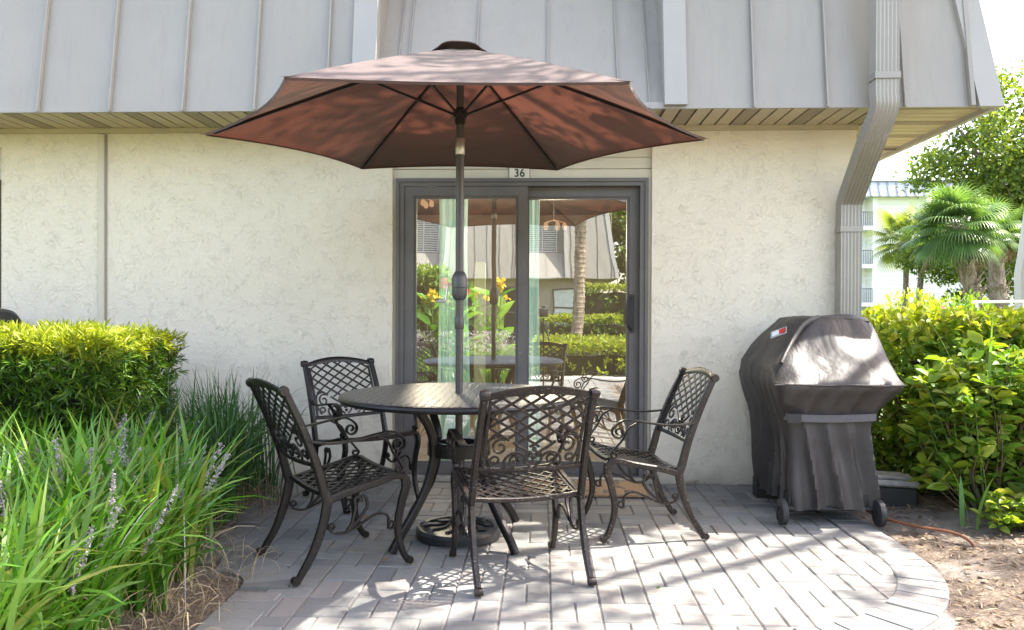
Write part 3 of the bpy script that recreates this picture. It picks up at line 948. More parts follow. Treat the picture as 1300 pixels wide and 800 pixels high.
        place(hd, 'door_header', M['cream'])
        X0, X1 = a + 0.032, b - 0.032
        y = WALL + 0.025
        fm = MB()
        W = 0.045
        fm.box((X0, y, 0.0), (X0 + W, y + 0.11, DT)); fm.box((X1 - W, y, 0.0), (X1, y + 0.11, DT))
        fm.box((X0 + W, y, DT - 0.04), (X1 - W, y + 0.11, DT)); fm.box((X0 + W, y, 0.0), (X1 - W, y + 0.11, 0.035))
        fm.box((X0 - 0.01, y - 0.012, 0.0), (X0 + 0.012, y - .001, DT + .012)); fm.box((X1 - 0.012, y - 0.012, 0.0), (X1 + 0.01, y - .001, DT + .012))
        fm.box((X0 + 0.0125, y - 0.012, DT - 0.012), (X1 - 0.0125, y - .001, DT + .012))
        door = place(fm, 'sliding_door', M['frame'])
        mid = (X0 + X1) / 2
        def panel(p, q, yy, name):
            st = 0.085 
            pm = MB()
            z0, z1 = 0.036, DT - 0.041
            # mitred profile: outer flat + inner step
            for (o0, o1, dy) in ((0.0, st - 0.018, 0.0), (st - 0.018, st, 0.012)):
                pm.box((p + o0, yy + dy, z0 + o0), (p + o1, yy + 0.04, z1 - o0)); pm.box((q - o1, yy + dy, z0 + o0), (q - o0, yy + 0.04, z1 - o0))
                pm.box((p + o1, yy + dy + 0.0005, z1 - o1), (q - o1, yy + 0.04, z1 - o0)); pm.box((p + o1, yy + dy + 0.0005, z0 + o0), (q - o1, yy + 0.04, z0 + o1))
            po = place(pm, name, M['frame'], door)
            gl = MB(); gl.box((p + st, yy + 0.02, z0 + st), (q - st, yy + 0.026, z1 - st))
            # single reflective face towards the patio
            gl.v = [(p + st - .004, yy + 0.022, z0 + st - .004), (q - st + .004, yy + 0.022, z0 + st - .004), (q - st + .004, yy + 0.022, z1 - st + .004), (p + st - .004, yy + 0.022, z1 - st + .004)]
            gl.f = [(0, 1, 2, 3)]; gl.m = [0]
            place(gl, 'glass_pane', M['glass'], door, smooth=0)
        panel(X0 + W + 0.001, mid + 0.045, y + 0.012, 'door_panel')
        panel(mid - 0.03, X1 - W - 0.001, y + 0.062, 'door_panel')
        hn = MB()
        hx = X1 - W - 0.05; hy = y + 0.06
        hn.sweep(crom([(hx, hy, 1.05), (hx - 0.035, hy - .045, 1.09), (hx - .04, hy - .05, 1.18), (hx - 0.035, hy - .045, 1.24), (hx, hy, 1.28)], 5), None, 0.016, 0.016)
        hn.box((hx - 0.018, hy - 0.006, 1.03), (hx + 0.018, hy + 0.001, 1.30))
        place(hn, 'handle', M['ink'], door)
        sl_ = MB(); sl_.box((X0 - 0.03, WALL - 0.045, -0.006), (X1 + 0.03, WALL + 0.024, 0.028), ch=0.004)
        place(sl_, 'threshold', M['sill'], door)
        # room behind
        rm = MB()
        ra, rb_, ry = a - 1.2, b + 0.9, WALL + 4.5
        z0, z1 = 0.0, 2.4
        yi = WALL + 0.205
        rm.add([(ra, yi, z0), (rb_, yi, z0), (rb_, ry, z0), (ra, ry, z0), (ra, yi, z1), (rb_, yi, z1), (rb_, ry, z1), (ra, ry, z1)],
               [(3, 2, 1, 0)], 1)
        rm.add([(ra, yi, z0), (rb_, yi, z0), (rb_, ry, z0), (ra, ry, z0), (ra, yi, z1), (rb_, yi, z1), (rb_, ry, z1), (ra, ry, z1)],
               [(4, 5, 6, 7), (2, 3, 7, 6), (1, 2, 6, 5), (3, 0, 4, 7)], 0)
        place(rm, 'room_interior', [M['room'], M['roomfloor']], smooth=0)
    return root, place

bldg, place = build_block('apartment_building', '36', 'stucco apartment block with grey metal mansard roof and sliding glass doors behind the patio', -13.0, 2.13,
    [(-10.6, -8.8), (-5.75, -3.95 + -0.0)] and [(-1.07, 0.745), (-7.6, -5.8), (-12.2, -10.6)],
    [(-1.06, 0.745, 2.33), (-5.68, -3.87, 2.33)], False, [-3.235, -2.765, -2.29, -1.83, -1.37, 1.29, 1.735, 2.2, -3.70, -4.17, -4.64, -5.1, -5.55, -8.2, -8.7, -9.2, -9.7, -10.1], True)

# number plate
pl = MB(); pl.box((-0.250, WALL + 0.022, 2.098), (-0.095, WALL + 0.0345, 2.188), ch=0.003)
plate = place(pl, 'number_plate', [M['plate']])
fr = MB()
for lo, hi in (((-0.248, 2.100), (-0.097, 2.104)), ((-0.248, 2.182), (-0.097, 2.186)), ((-0.248, 2.1045), (-0.244, 2.1815)), ((-0.101, 2.1045), (-0.097, 2.1815))):
    fr.box((lo[0], WALL + 0.0205, lo[1]), (hi[0], WALL + 0.0225, hi[1]))
place(fr, 'plate_border', M['ink'], plate)
text_mesh('digits', '36', 0.078, M['ink'], plate, (-0.172, 0.0205, 2.141), (PI / 2, 0, 0), bold=0.0012, sx=0.95)

# conduit strip on the wall
cs = MB(); cs.box((-3.155, WALL - 0.022, 0.0), (-3.11, WALL + 0.002, 2.42), ch=0.004); cs.box((-3.108, WALL - 0.008, 0.0), (-3.098, WALL + 0.002, 2.42), mi=1)
place(cs, 'cover_strip', [M['cream'], M['downspout']])

# downspout: corrugated rectangular pipe
def downspout():
    root_path = [(2.09, 4.80, 5.05), (2.09, 4.80, 4.0), (2.09, 4.80, 2.62), (2.09, 4.80, 2.50)]
    mb = MB()
    wx, wy = 0.138, 0.10
    # section with flutes, swept with constant horizontal-ish section orientation
    sec = []
    def rib_edge(n, a, b, outn, amp):
        pts = []
        for i in range(n):
            u = i / n
            k = (i % 2)
            p = Vector(a).lerp(Vector(b), u)
            pts.append((p[0] + outn[0] * (-amp if k else 0), p[1] + outn[1] * (-amp if k else 0)))
        return pts
    a = 0.006
    sec += rib_edge(12, (-wx / 2, -wy / 2), (wx / 2, -wy / 2), (0, -1), a)
    sec += rib_edge(8, (wx / 2, -wy / 2), (wx / 2, wy / 2), (1, 0), a)
    sec += rib_edge(12, (wx / 2, wy / 2), (-wx / 2, wy / 2), (0, 1), a)
    sec += rib_edge(8, (-wx / 2, wy / 2), (-wx / 2, -wy / 2), (-1, 0), a)
    top = [Vector(p) for p in [(2.045, 4.795, 5.05), (2.045, 4.795, 3.9), (2.045, 4.795, 2.52)]]
    bend1 = crom([(2.045, 4.795, 2.50), (2.05, 4.80, 2.43), (2.045, 4.84, 2.36), (2.03, 4.90, 2.29)], 6)
    dia = [Vector((2.03, 4.90, 2.28)).lerp(Vector((2.055, 5.30, 1.97)), t) for t in (0.02, 0.35, 0.68, 0.97)]
    bend2 = crom([(2.055, 5.31, 1.96), (2.055, 5.345, 1.92), (2.055, 5.352, 1.86), (2.055, 5.352, 1.80)], 6)
    bot = [Vector((2.055, 5.352, z)) for z in (1.79, 1.0, 0.3, 0.12)]
    path = top + bend1 + dia + bend2 + bot
    n = len(sec); vs = []; fs = []
    L = len(path)
    for i, p in enumerate(path):
        T = (path[min(L - 1, i + 1)] - path[max(0, i - 1)]).normalized()
        X = Vector((1, 0, 0)); X = (X - T * X.dot(T)).normalized()
        Y = X.cross(T).normalized()
        if Y.y < 0: Y = -Y
        crease = 1.0 - (0.03 if (3 <= i < 3 + len(bend1) or len(top) + len(bend1) + len(dia) <= i < L - 4) and i % 2 else 0)
        for (sx_, sy_) in sec:
            vs.append(p + X * sx_ * crease + Y * sy_ * crease)
    for i in range(L - 1):
        for k in range(n):
            k2 = (k + 1) % n
            fs.append((i * n + k, i * n + k2, (i + 1) * n + k2, (i + 1) * n + k))
    mb.add(vs, fs)
    o = place(mb, 'downspout', M['downspout'], smooth=40)
    st = MB()
    for z, cy, cx in ((2.60, 4.795, 2.045), (1.74, 5.352, 2.055)):
        st = MB()
        st.box((cx - wx / 2 - .006, cy - wy / 2 - .006, z - .02), (cx + wx / 2 + .006, cy - wy / 2 - .001, z + .02))
        st.box((cx + wx / 2 + .001, cy - wy / 2 - .001, z - .02), (cx + wx / 2 + .006, cy + wy / 2, z + .02))
        st.box((cx - wx / 2 - .006, cy - wy / 2 - .001, z - .02), (cx - wx / 2 - .001, cy + wy / 2, z + .02))
        place(st, 'strap', M['downspout'], o)
downspout()

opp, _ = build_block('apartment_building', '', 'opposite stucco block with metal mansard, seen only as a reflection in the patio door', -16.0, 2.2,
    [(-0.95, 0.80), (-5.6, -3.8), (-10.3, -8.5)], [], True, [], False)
# windows on the shaded wall of the opposite block
wy = -13.8 - WALL
for (x0, x1, z0, z1, mt) in ((0.42, 1.3, 0.6, 2.0, 'blind'), (-4.6, -2.6, 0.1, 2.1, 'winglass'), (-1.6, -0.3, 0.1, 2.1, 'winglass')):
    mb = MB(); mb.box((x0, 0.001, z0), (x1, 0.03, z1)); 
    fo = MB()
    for lo, hi in (((x0 - .06, z0 - .06), (x0, z1 + .06)), ((x1, z0 - .06), (x1 + .06, z1 + .06)), ((x0, z0 - .06), (x1, z0)), ((x0, z1), (x1, z1 + .06)), ((x0, (z0 + z1) / 2 - .03), (x1, (z0 + z1) / 2 + .03))):
        fo.box((lo[0], 0.001, lo[1]), (hi[0], 0.06, hi[1]))
    f_ = fo.build('window', M['frame'], opp); mb.build('pane', M[mt], f_)

# curtains + post inside the room
def curtain(x0, x1, label, folds):
    mb = MB(); n = 90; rows = 10; vs = []; fs = []
    root_y = WALL + 0.31
    for j in range(rows + 1):
        z = 0.03 + 2.25 * j / rows
        sp = 1.0 + 0.12 * (1 - j / rows) + 0.10 * math.sin(j * 0.6)
        c = (x0 + x1) / 2
        for i in range(n + 1):
            u = i / n
            x = c + (u - .5) * (x1 - x0) * sp + 0.008 * math.sin(u * 9 + j * .5)
            y = root_y + 0.035 * math.sin(u * folds * 2 * PI + 0.25 * math.sin(j * .7)) + 0.012 * math.sin(u * folds * 4.6 * PI + j * .4)
            vs.append((x, y, z))
    for j in range(rows):
        for i in range(n):
            a = j * (n + 1) + i; fs.append((a, a + 1, a + n + 2, a + n + 1))
    mb.add(vs, fs)
    return tag(mb.build('curtain', M['curtain'], smooth=180), label, 'curtain')
curtain(-0.77, -0.555, 'pale aqua curtain gathered behind the left glass panel', 4)
curtain(-0.185, -0.03, 'narrow pale aqua curtain hanging behind the door\'s middle stile', 3)
pm = MB(); pm.box((-0.54, WALL + 0.62, 0.0), (-0.455, WALL + 0.70, 1.56), ch=0.008)
tag(pm.build('post', M['post']), 'cream square post standing inside the room behind the left glass panel', 'post')
# ceiling light in the room: a small fan light with unlit shades
def m_lamp():
    m, nt, out = newmat('lit_lamp_glass')
    e = nt.nodes.new('ShaderNodeEmission'); e.inputs[0].default_value = (1.0, 0.55, 0.28, 1); e.inputs[1].default_value = 0.16
    nt.links.new(e.outputs[0], out.inputs[0]); return m
M['lamp'] = m_lamp()
for (lx, ly, lz, lab, pw) in ((0.10, 7.6, 2.02, 'warm lit hanging lamp inside the room behind the right glass panel', 40), (-1.20, 7.6, 2.24, 'warm lit ceiling lamp inside the room at the top of the left glass panel', 40)):
    rt = empty('ceiling_lamp', (lx, ly, lz))
    m = MB(); m.tube([(0, 0, .04), (0, 0, 2.39 - lz)], .008); m.lathe([(.05, 2.36 - lz), (.05, 2.395 - lz)], (0, 0, 0), 16); m.build('stem', M['ink'], rt)
    for k in range(5):
        a = k * 2 * PI / 5; m = MB()
        m.lathe([(.012, .0), (.022, -.02), (.024, -.05), (.012, -.065)], (.10 * math.cos(a), .10 * math.sin(a), 0.02), 12); m.tube([(0, 0, .05), (.10 * math.cos(a), .10 * math.sin(a), .02)], .004)
        m.build('lamp_bulb', M['lamp'], rt)
    tag(rt, lab, 'lamp')
    ld = bpy.data.lights.new('room_light', 'POINT'); ld.energy = pw; ld.color = (1.0, .78, .55); ld.shadow_soft_size = .12
    lo = bpy.data.objects.new('room_light', ld); COL.objects.link(lo); lo.location = (lx, ly, lz - .15)

# ------------------------------------------------------------------ chair
def spiral(c, r0, r1, a0, turns, n=18):
    return [(c[0] + (r0 + (r1 - r0) * i / n) * math.cos(a0 + turns * 2 * PI * i / n), c[1] + (r0 + (r1 - r0) * i / n) * math.sin(a0 + turns * 2 * PI * i / n)) for i in range(n + 1)]

REAR = [(-0.130, 0.35), (-0.154, 0.396), (-0.185, 0.518), (-0.247, 0.677), (-0.312, 0.815)]
def post_y(z):
    for (a, b) in zip(REAR[:-1], REAR[1:]):
        if z <= b[1]: 
            t = (z - a[1]) / (b[1] - a[1]); return a[0] + (b[0] - a[0]) * t
    a, b = REAR[-2:]
    return a[0] + (b[0] - a[0]) * (z - a[1]) / (b[1] - a[1])
RAIL = [(0.262, 0.352), (0.258, 0.392), (0.236, 0.418), (0.205, 0.424), (0.098, 0.402), (-0.026, 0.378), (-0.112, 0.368), (-0.15, 0.36)]
def rail_z(y):
    R = RAIL[2:]
    if y >= R[0][0]: return R[0][1] - (y - R[0][0]) * 1.2
    for a, b in zip(R[:-1], R[1:]):
        if y >= b[0]:
            t = (y - a[0]) / (b[0] - a[0]); return a[1] + (b[1] - a[1]) * t
    return R[-1][1]

def chair(mat, mat_back):
    root = empty('patio_chair')
    for sx in (-1, 1):
        x = 0.25 * sx
        # front leg (runs up and over into the rail)
        m = MB()
        p = crom([(x, 0.262, 0.012), (x, 0.236, 0.055), (x, 0.212, 0.13), (x, 0.208, 0.20), (x, 0.226, 0.29), (x, 0.247, 0.36), (x, 0.243, 0.405)], 5)
        m.sweep(p, (1, 0, 0), 0.027, lambda u: 0.026 + 0.016 * u, n=8)
        m.lathe([(0.006, -0.016), (0.017, -0.016), (0.019, 0), (0.017, 0.016), (0.006, 0.016)], (x, 0.266, 0.019), 14, axis='x')
        m.build('leg', mat, root)
        m = MB()
        p = crom([(x, -0.268, 0.012), (x, -0.245, 0.05), (x, -0.197, 0.130), (x, -0.152, 0.25), (x, -0.132, 0.345)], 5)
        m.sweep(p, (1, 0, 0), 0.027, lambda u: 0.026 + 0.018 * u, n=8)
        m.lathe([(0.006, -0.016), (0.017, -0.016), (0.019, 0), (0.017, 0.016), (0.006, 0.016)], (x, -0.276, 0.019), 14, axis='x')
        m.build('leg', mat, root)
        # side rail
        m = MB()
        p = crom([(x * 0.998, y, z - 0.012) for (y, z) in [(0.246, 0.408), (0.228, 0.424), (0.19, 0.430), (0.098, 0.408), (-0.026, 0.384), (-0.10, 0.366), (-0.14, 0.35)]], 5)
        m.sweep(p, (1, 0, 0), 0.0275, lambda u: 0.036 - 0.006 * math.sin(u * PI), n=8)
        m.build('side_rail', mat, root)
        # back post
        m = MB()
        p = crom([(x * 1.0, -0.128, 0.335), (x * 0.995, -0.15, 0.395), (x * .985, -0.185, 0.518), (x * .97, -0.247, 0.677), (x * .955, -0.316, 0.825)], 5)
        m.sweep(p, (1, 0, 0), 0.029, lambda u: 0.044 - 0.012 * u, n=8)
        m.lathe([(0.006, -0.019), (0.020, -0.019), (0.024, 0), (0.020, 0.019), (0.006, 0.019)], (x * .955, -0.325, 0.836), 14, axis='x')
        m.build('back_post', mat, root)
        # arm
        m = MB()
        xa = 0.275 * sx
        arm = crom([(x * .98, -0.222, 0.612), (xa, -0.13, 0.600), (xa, -0.02, 0.604), (xa, 0.09, 0.622), (xa, 0.165, 0.627), (xa, 0.215, 0.602)], 5)
        sp = [(xa, a, b) for a, b in spiral((0.196, 0.568), 0.036, 0.009, math.radians(50), -1.35, 22)]
        m.sweep(list(arm)[:-1] + [Vector(q) for q in sp], (1, 0, 0), lambda u: 0.036 - 0.010 * u, 0.010, n=8)
        sup = crom([(xa, 0.085, 0.618), (xa, 0.142, 0.585), (xa * .99, 0.172, 0.53), (xa * .96, 0.205, 0.488), (x * 1.0, 0.228, 0.455)], 5)
        sp2 = [(x * 1.0, a, b) for a, b in spiral((0.210, 0.450), 0.020, 0.006, math.radians(15), -1.0, 12)]
        m.sweep(list(sup)[:-1] + [Vector(q) for q in sp2], (1, 0, 0), 0.020, 0.010, n=8)
        m.build('armrest', mat, root)
        # under-seat scroll bracket
        m = MB()
        b1 = [Vector((x, a, b)) for a, b in spiral((0.172, 0.198), 0.007, 0.022, math.radians(200), -0.9, 12)]
        b1 += crom([(x, 0.165, 0.225), (x, 0.140, 0.250), (x, 0.098, 0.254), (x, 0.045, 0.232), (x, -0.01, 0.205), (x, -0.06, 0.192), (x, -0.105, 0.200), (x, -0.128, 0.222)], 4)[1:]
        b1 += [Vector((x, a, b)) for a, b in spiral((-0.112, 0.226), 0.018, 0.005, math.radians(180), -1.0, 10)][1:]
        m.sweep(b1, (1, 0, 0), 0.017, 0.011, n=8)
        for (dy, fl) in ((0.0, 1), (-0.058, -1)):
            b2 = crom([(x, -0.045, 0.198), (x, -0.005 + dy * .3, 0.225), (x, 0.035 + dy * .8, 0.265), (x, 0.055 + dy, 0.30), (x, 0.050 + dy, 0.332)], 4)
            b2 += [Vector((x, a, b)) for a, b in spiral((0.050 + dy - 0.018 * fl, 0.330), 0.018, 0.005, 0 if fl > 0 else PI, 0.8 * fl, 10)][1:]
            m.sweep(b2, (1, 0, 0), 0.015, lambda u: 0.010 + 0.004 * math.sin(u * PI), n=8)
        m.build('scroll_bracket', mat, root)
    # ---- backrest (top arch, rails, lattice and scrollwork in one cast panel)
    m = MB()
    nrm = Vector((0, 0.915, 0.40)).normalized()
    def hw(z): return 0.236 - 0.02 * (z - 0.5)
    def bp(x, z):
        return Vector((x, post_y(z) - 0.022 * (1 - (x / 0.236) ** 2), z))
    def ztop(x): return 0.822 + 0.034 * max(0.0, math.cos(PI * x / 0.47)) ** 0.8 
    m.sweep([bp(-0.232 + 0.464 * i / 20, ztop(-0.232 + 0.464 * i / 20)) for i in range(21)], nrm, 0.014, lambda u: 0.026 + 0.012 * math.sin(u * PI), n=8)
    m.sweep([bp(-0.232 + 0.464 * i / 16, 0.505 - .006 * math.cos(PI * (-0.232 + 0.464 * i / 16) / .47)) for i in range(17)], nrm, 0.014, 0.022, n=8)
    for sx in (-1, 1):
        m.sweep([bp(sx * 0.212, 0.51 + (0.30) * i / 8) for i in range(9)], nrm, 0.010, 0.014, n=8)
    def inside(x, z):
        if abs(x) > 0.212: return False
        if z > ztop(x) - 0.005: return False
        lo = 0.592 + 0.055 * min(1, (abs(x) / 0.12)) ** 1.5
        return z > lo
    def lattice(slope, offs):
        for c in offs:
            run = []
            for i in range(61):
                x = -0.22 + 0.44 * i / 60
                z = 0.70 + c + slope * x + 0.10 * slope * (abs(x) * x) 
                if inside(x, z): run.append(bp(x, z))
                else:
                    if len(run) > 5: m.sweep(run[::3] + ([run[-1]] if (len(run) - 1) % 3 else []), nrm, 0.008, 0.0125, n=4)
                    run = []
            if len(run) > 5: m.sweep(run[::3] + ([run[-1]] if (len(run) - 1) % 3 else []), nrm, 0.008, 0.0125, n=4)
    offs = [-0.24 + 0.052 * k for k in range(11)]
    lattice(0.62, offs); lattice(-0.62, offs)
    for sx in (-1, 1):
        def pl(pts, w=0.011): m.sweep([bp(sx * a, b) for a, b in pts], nrm, 0.009, w, n=4)
        pl(spiral((0.150, 0.605), 0.038, 0.010, math.radians(120), -1.2, 20))
        pl([tuple(v)[:2] for v in crom([(0.115, 0.635, 0), (0.150, 0.655, 0), (0.195, 0.640, 0), (0.205, 0.60, 0), (0.200, 0.56, 0), (0.17, 0.528, 0)], 4)], 0.013)
        pl(spiral((0.165, 0.545), 0.026, 0.007, math.radians(-60), 1.1, 14))
        pl(spiral((0.078, 0.545), 0.028, 0.008, math.radians(-90), 1.25, 16))
        pl([tuple(v)[:2] for v in crom([(0.010, 0.515, 0), (0.035, 0.535, 0), (0.040, 0.56, 0), (0.075, 0.578, 0), (0.112, 0.565, 0), (0.128, 0.535, 0), (0.118, 0.512, 0)], 4)], 0.012)
        pl([tuple(v)[:2] for v in crom([(0.004, 0.55, 0), (0.03, 0.583, 0), (0.06, 0.60, 0), (0.095, 0.625, 0)], 4)], 0.011)
        pl(spiral((0.022, 0.568), 0.014, 0.005, math.radians(150), -0.9, 8))
    for (a, b, r) in ((0, 0.592, 0.011), (0.016, 0.576, 0.009), (-0.016, 0.576, 0.009), (0, 0.560, 0.014), (0, 0.535, 0.010)):
        c = bp(a, b)
        m.lathe([(r * .6, -0.006), (r, -0.003), (r, 0.003), (r * .6, 0.006)], tuple(c), 12, axis='y')
    m.build('backrest', mat_back, root)
    # ---- seat
    m = MB()
    def spt(x, y):
        return Vector((x, y, rail_z(y) + 0.004 - 0.014 * (1 - (x / 0.24) ** 2)))
    m.sweep([spt(-0.24 + 0.48 * i / 14, 0.232) for i in range(15)], (0, 0, 1), 0.024, 0.030, n=8)
    m.sweep([spt(-0.24 + 0.48 * i / 14, -0.128) + Vector((0, 0, -0.002)) for i in range(15)], (0, 0, 1), 0.022, 0.018, n=8)
    for sx in (-1, 1): m.sweep([spt(sx * 0.226, -0.12 + 0.34 * i / 10) for i in range(11)], (0, 0, 1), 0.010, 0.016, n=8)
    for slope in (0.8, -0.8):
        for k in range(-8, 9):
            run = []
            for i in range(61):
                x = -0.232 + 0.464 * i / 60
                y = 0.055 + k * 0.062 + slope * x * (1 + 0.8 * abs(x))
                if -0.125 < y < 0.228: run.append(spt(x, y))
                else:
                    if len(run) > 4: m.sweep(run[::3] + ([run[-1]] if (len(run) - 1) % 3 else []), (0, 0, 1), 0.008, 0.0145, n=4)
                    run = []
            if len(run) > 4: m.sweep(run[::3] + ([run[-1]] if (len(run) - 1) % 3 else []), (0, 0, 1), 0.008, 0.0145, n=4)
    m.build('seat', mat, root)
    return root

def put(o, x, y, heading, label):
    o.location = (x, y, 0.0)
    o.rotation_euler = (0, 0, math.atan2(-heading[0], heading[1]))
    tag(o, label, 'chair', 'cast metal patio chairs round the table')
ch = chair(M['iron_worn'], M['iron_worn'])
put(ch, -0.11, 3.545, (-0.31, 0.95), 'brown cast metal armchair nearest the camera, turned with its speckled back to us')
ch2 = chair(M['iron'], M['iron'])
put(ch2, -0.985, 3.655, (0.80, 0.60), 'dark cast metal armchair beside the grassy bed, seen from its side')
ch3 = copy_tree(ch2)
put(ch3, -1.13, 4.845, (0.67, -0.74), 'dark cast metal armchair standing against the wall left of the door')
ch4 = copy_tree(ch2)
put(ch4, 0.53, 4.275, (-0.985, -0.165), 'brown cast metal armchair facing left in front of the doormat')
for o in ch4.children:
    o.data = o.data.copy(); o.data.materials[0] = M['iron_worn'] if o.name.split('.')[0] in ('leg', 'side_rail', 'scroll_bracket', 'back_post') else M['iron']

# ------------------------------------------------------------------ table
TX, TY = -0.44, 4.07
tb = empty('patio_table', (TX, TY, 0))
m = MB()
R = 0.605
m.lathe([(0.022, 0.742), (0.022, 0.752), (0.3, 0.753), (R - 0.03, 0.752), (R - 0.008, 0.748), (R, 0.736), (R - 0.002, 0.720), (R - 0.018, 0.712), (R - 0.04, 0.722), (0.3, 0.738), (0.022, 0.742)], (0, 0, 0), 72)
m.f = [f for f in m.f if len(f) == 4]; m.m = [0] * len(m.f)
m.build('tabletop', M['tabletop'], tb)
m = MB(); m.tube([(R * 0.997 * math.cos(2 * PI * k / 72), R * 0.997 * math.sin(2 * PI * k / 72), 0.731) for k in range(73)], 0.0165, n=10, cap=False)
m.build('rim', M['iron'], tb)
for k in range(4):
    a = PI / 4 + k * PI / 2 + 0.03
    d = Vector((math.cos(a), math.sin(a), 0)); sd = Vector((-math.sin(a), math.cos(a), 0))
    m = MB()
    prof = [(0.37, 0.718), (0.285, 0.69), (0.205, 0.60), (0.170, 0.50), (0.175, 0.40), (0.225, 0.27), (0.31, 0.15), (0.385, 0.06), (0.425, 0.0)]
    m.sweep(crom([d * r + Vector((0, 0, z)) for r, z in prof], 6), sd, 0.034, 0.042, n=8)
    m.build('leg', M['iron'], tb)
m = MB()
m.lathe([(0.105, 0.425), (0.165, 0.430), (0.165, 0.495), (0.15, 0.50), (0.105, 0.495), (0.105, 0.425)], (0, 0, 0), 28)
m.f = [f for f in m.f if len(f) == 4]; m.m = [0] * len(m.f)
for k in range(4):
    a = k * PI / 2
    m.sweep([(0.03 * math.cos(a), 0.03 * math.sin(a), 0.46), (0.11 * math.cos(a), 0.11 * math.sin(a), 0.46)], (0, 0, 1), 0.03, 0.016, n=4)
m.lathe([(0.026, 0.43), (0.034, 0.43), (0.034, 0.50), (0.026, 0.50), (0.026, .43)], (0, 0, 0), 18)
m.build('support_ring', M['iron'], tb)
tag(tb, 'round cast metal patio table with woven pattern top and curved legs', 'table')

# umbrella base
ub = empty('umbrella_base', (TX, TY, 0))
m = MB()
m.lathe([(0.205, 0.0), (0.222, 0.006), (0.224, 0.040), (0.212, 0.054), (0.185, 0.056), (0.178, 0.048), (0.07, 0.062), (0.045, 0.075), (0.036, 0.10), (0.030, 0.105)], (0, 0, 0), 56)
for k in range(10):
    a = k * 2 * PI / 10
    d = Vector((math.cos(a), math.sin(a), 0)); s_ = Vector((-math.sin(a), math.cos(a), 0))
    m.sweep(crom([d * .05 + Vector((0, 0, .068)), d * .10 + s_ * .02 + Vector((0, 0, .062)), d * .15 + s_ * 0.004 + Vector((0, 0, .056)), d * .18 + s_ * .022 + Vector((0, 0, .053))], 4), None, 0.012, 0.012, n=5)
    m.lathe([(0.008, 0), (0.012, 0.006), (0.004, 0.010)], (d.x * .145, d.y * .145, .052), 8)
m.build('base_plate', M['iron_black'], ub)
m = MB(); m.lathe([(0.030, 0.10), (0.030, 0.40), (0.026, 0.41)], (0, 0, 0), 20)
m.tube([(0.028, 0, 0.33), (0.06, 0, 0.33)], 0.006); m.lathe([(0.012, 0), (0.016, .006), (0.012, .012)], (0.06, 0, 0.33), 10, axis='x')
m.build('sleeve', M['iron_black'], ub)
tag(ub, 'round black cast umbrella base on the pavers under the table', 'umbrella base')

# ------------------------------------------------------------------ umbrella
um = empty('patio_umbrella', (TX, TY, 0))
um.rotation_euler = (0, 0, 0)
m = MB(); m.tube([(0, 0, 0.11), (0, 0, 1.0), (0, 0, 1.14)], 0.0195, n=20); m.tube([(0, 0, 1.14), (0, 0, 1.30), (0, 0, 2.0)], 0.0215, n=20)
m.lathe([(0.023, 1.085), (0.0245, 1.09), (0.0245, 1.14), (0.023, 1.145)], (0, 0, 0), 20)
m.tube([(0, 0, 2.08), (0, 0, 2.3), (0, 0, 2.50)], 0.0205, n=20)
pole = m.build('pole', M['pole'], um)
m = MB(); m.lathe([(0.021, 1.995), (0.0245, 2.0), (0.0245, 2.078), (0.021, 2.083)], (0, 0, 0), 20)
m.build('tilt_collar', M['steel'], um)
m = MB(); m.lathe([(0.024, 1.235), (0.034, 1.245), (0.040, 1.262), (0.041, 1.30), (0.0395, 1.302), (0.041, 1.304), (0.041, 1.345), (0.037, 1.365), (0.027, 1.382), (0.023, 1.386)], (0, 0, 0), 28)
ck = m.build('crank_housing', M['plastic'], um)
m = MB()
m.tube(crom([(-0.038, -0.01, 1.318), (-0.058, -0.014, 1.316), (-0.063, -0.016, 1.29), (-0.070, -0.02, 1.235)], 4), 0.0055, n=8)
m.tube([(-0.070, -0.02, 1.232), (-0.118, -0.03, 1.228)], 0.008, n=10)
m.build('crank_handle', M['steel'], ck)
HX = Matrix.Rotation(math.radians(6), 4, 'Z')
TILT = Matrix.Translation((0, 0, 2.1)) @ Matrix.Rotation(math.radians(1.9), 4, 'X') @ Matrix.Rotation(math.radians(-0.35), 4, 'Y') @ Matrix.Translation((0, 0, -2.1)) @ HX
RR = 1.305
PEAK, RIM = 2.55, 2.093
def rib_z(u): return PEAK - (PEAK - RIM) * (0.90 * u + 0.10 * u * u)
def can(u, a):
    """u 0..1 from peak to rim, a sector angle"""
    k = a / (PI / 3); i = math.floor(k + 1e-9); fr_ = k - i
    e0 = Vector((math.cos(i * PI / 3), math.sin(i * PI / 3), 0)); e1 = Vector((math.cos((i + 1) * PI / 3), math.sin((i + 1) * PI / 3), 0))
    p = e0.lerp(e1, fr_)
    bow = 4 * fr_ * (1 - fr_)
    sc = 1 - 0.072 * bow * u ** 2
    v = p * (RR * u * sc)
    v.z = rib_z(u) - 0.012 * bow * math.sin(u * PI) + 0.01 * bow * u ** 3
    return TILT @ v
m = MB(); NU, NA = 22, 96
vs = [can(0.06, 2 * PI * j / NA * 0.999999) for j in range(NA)]
for i in range(1, NU + 1):
    u = 0.06 + 0.94 * i / NU
    vs += [can(u, 2 * PI * j / NA * 0.999999) for j in range(NA)]
fs = []
for i in range(NU):
    for j in range(NA):
        j2 = (j + 1) % NA
        fs.append((i * NA + j, i * NA + j2, (i + 1) * NA + j2, (i + 1) * NA + j))
fs = [f[::-1] for f in fs]
m.add(vs, fs)
# hem: narrow folded strip hanging from the rim
rim = [can(1.0, 2 * PI * j / NA * 0.999999) for j in range(NA)]
hem = [p + Vector((0, 0, -0.010)) - Vector((p.x, p.y, 0)).normalized() * 0.006 for p in rim]
m.add(rim + hem, [(j, (j + 1) % NA, NA + (j + 1) % NA, NA + j) for j in range(NA)])
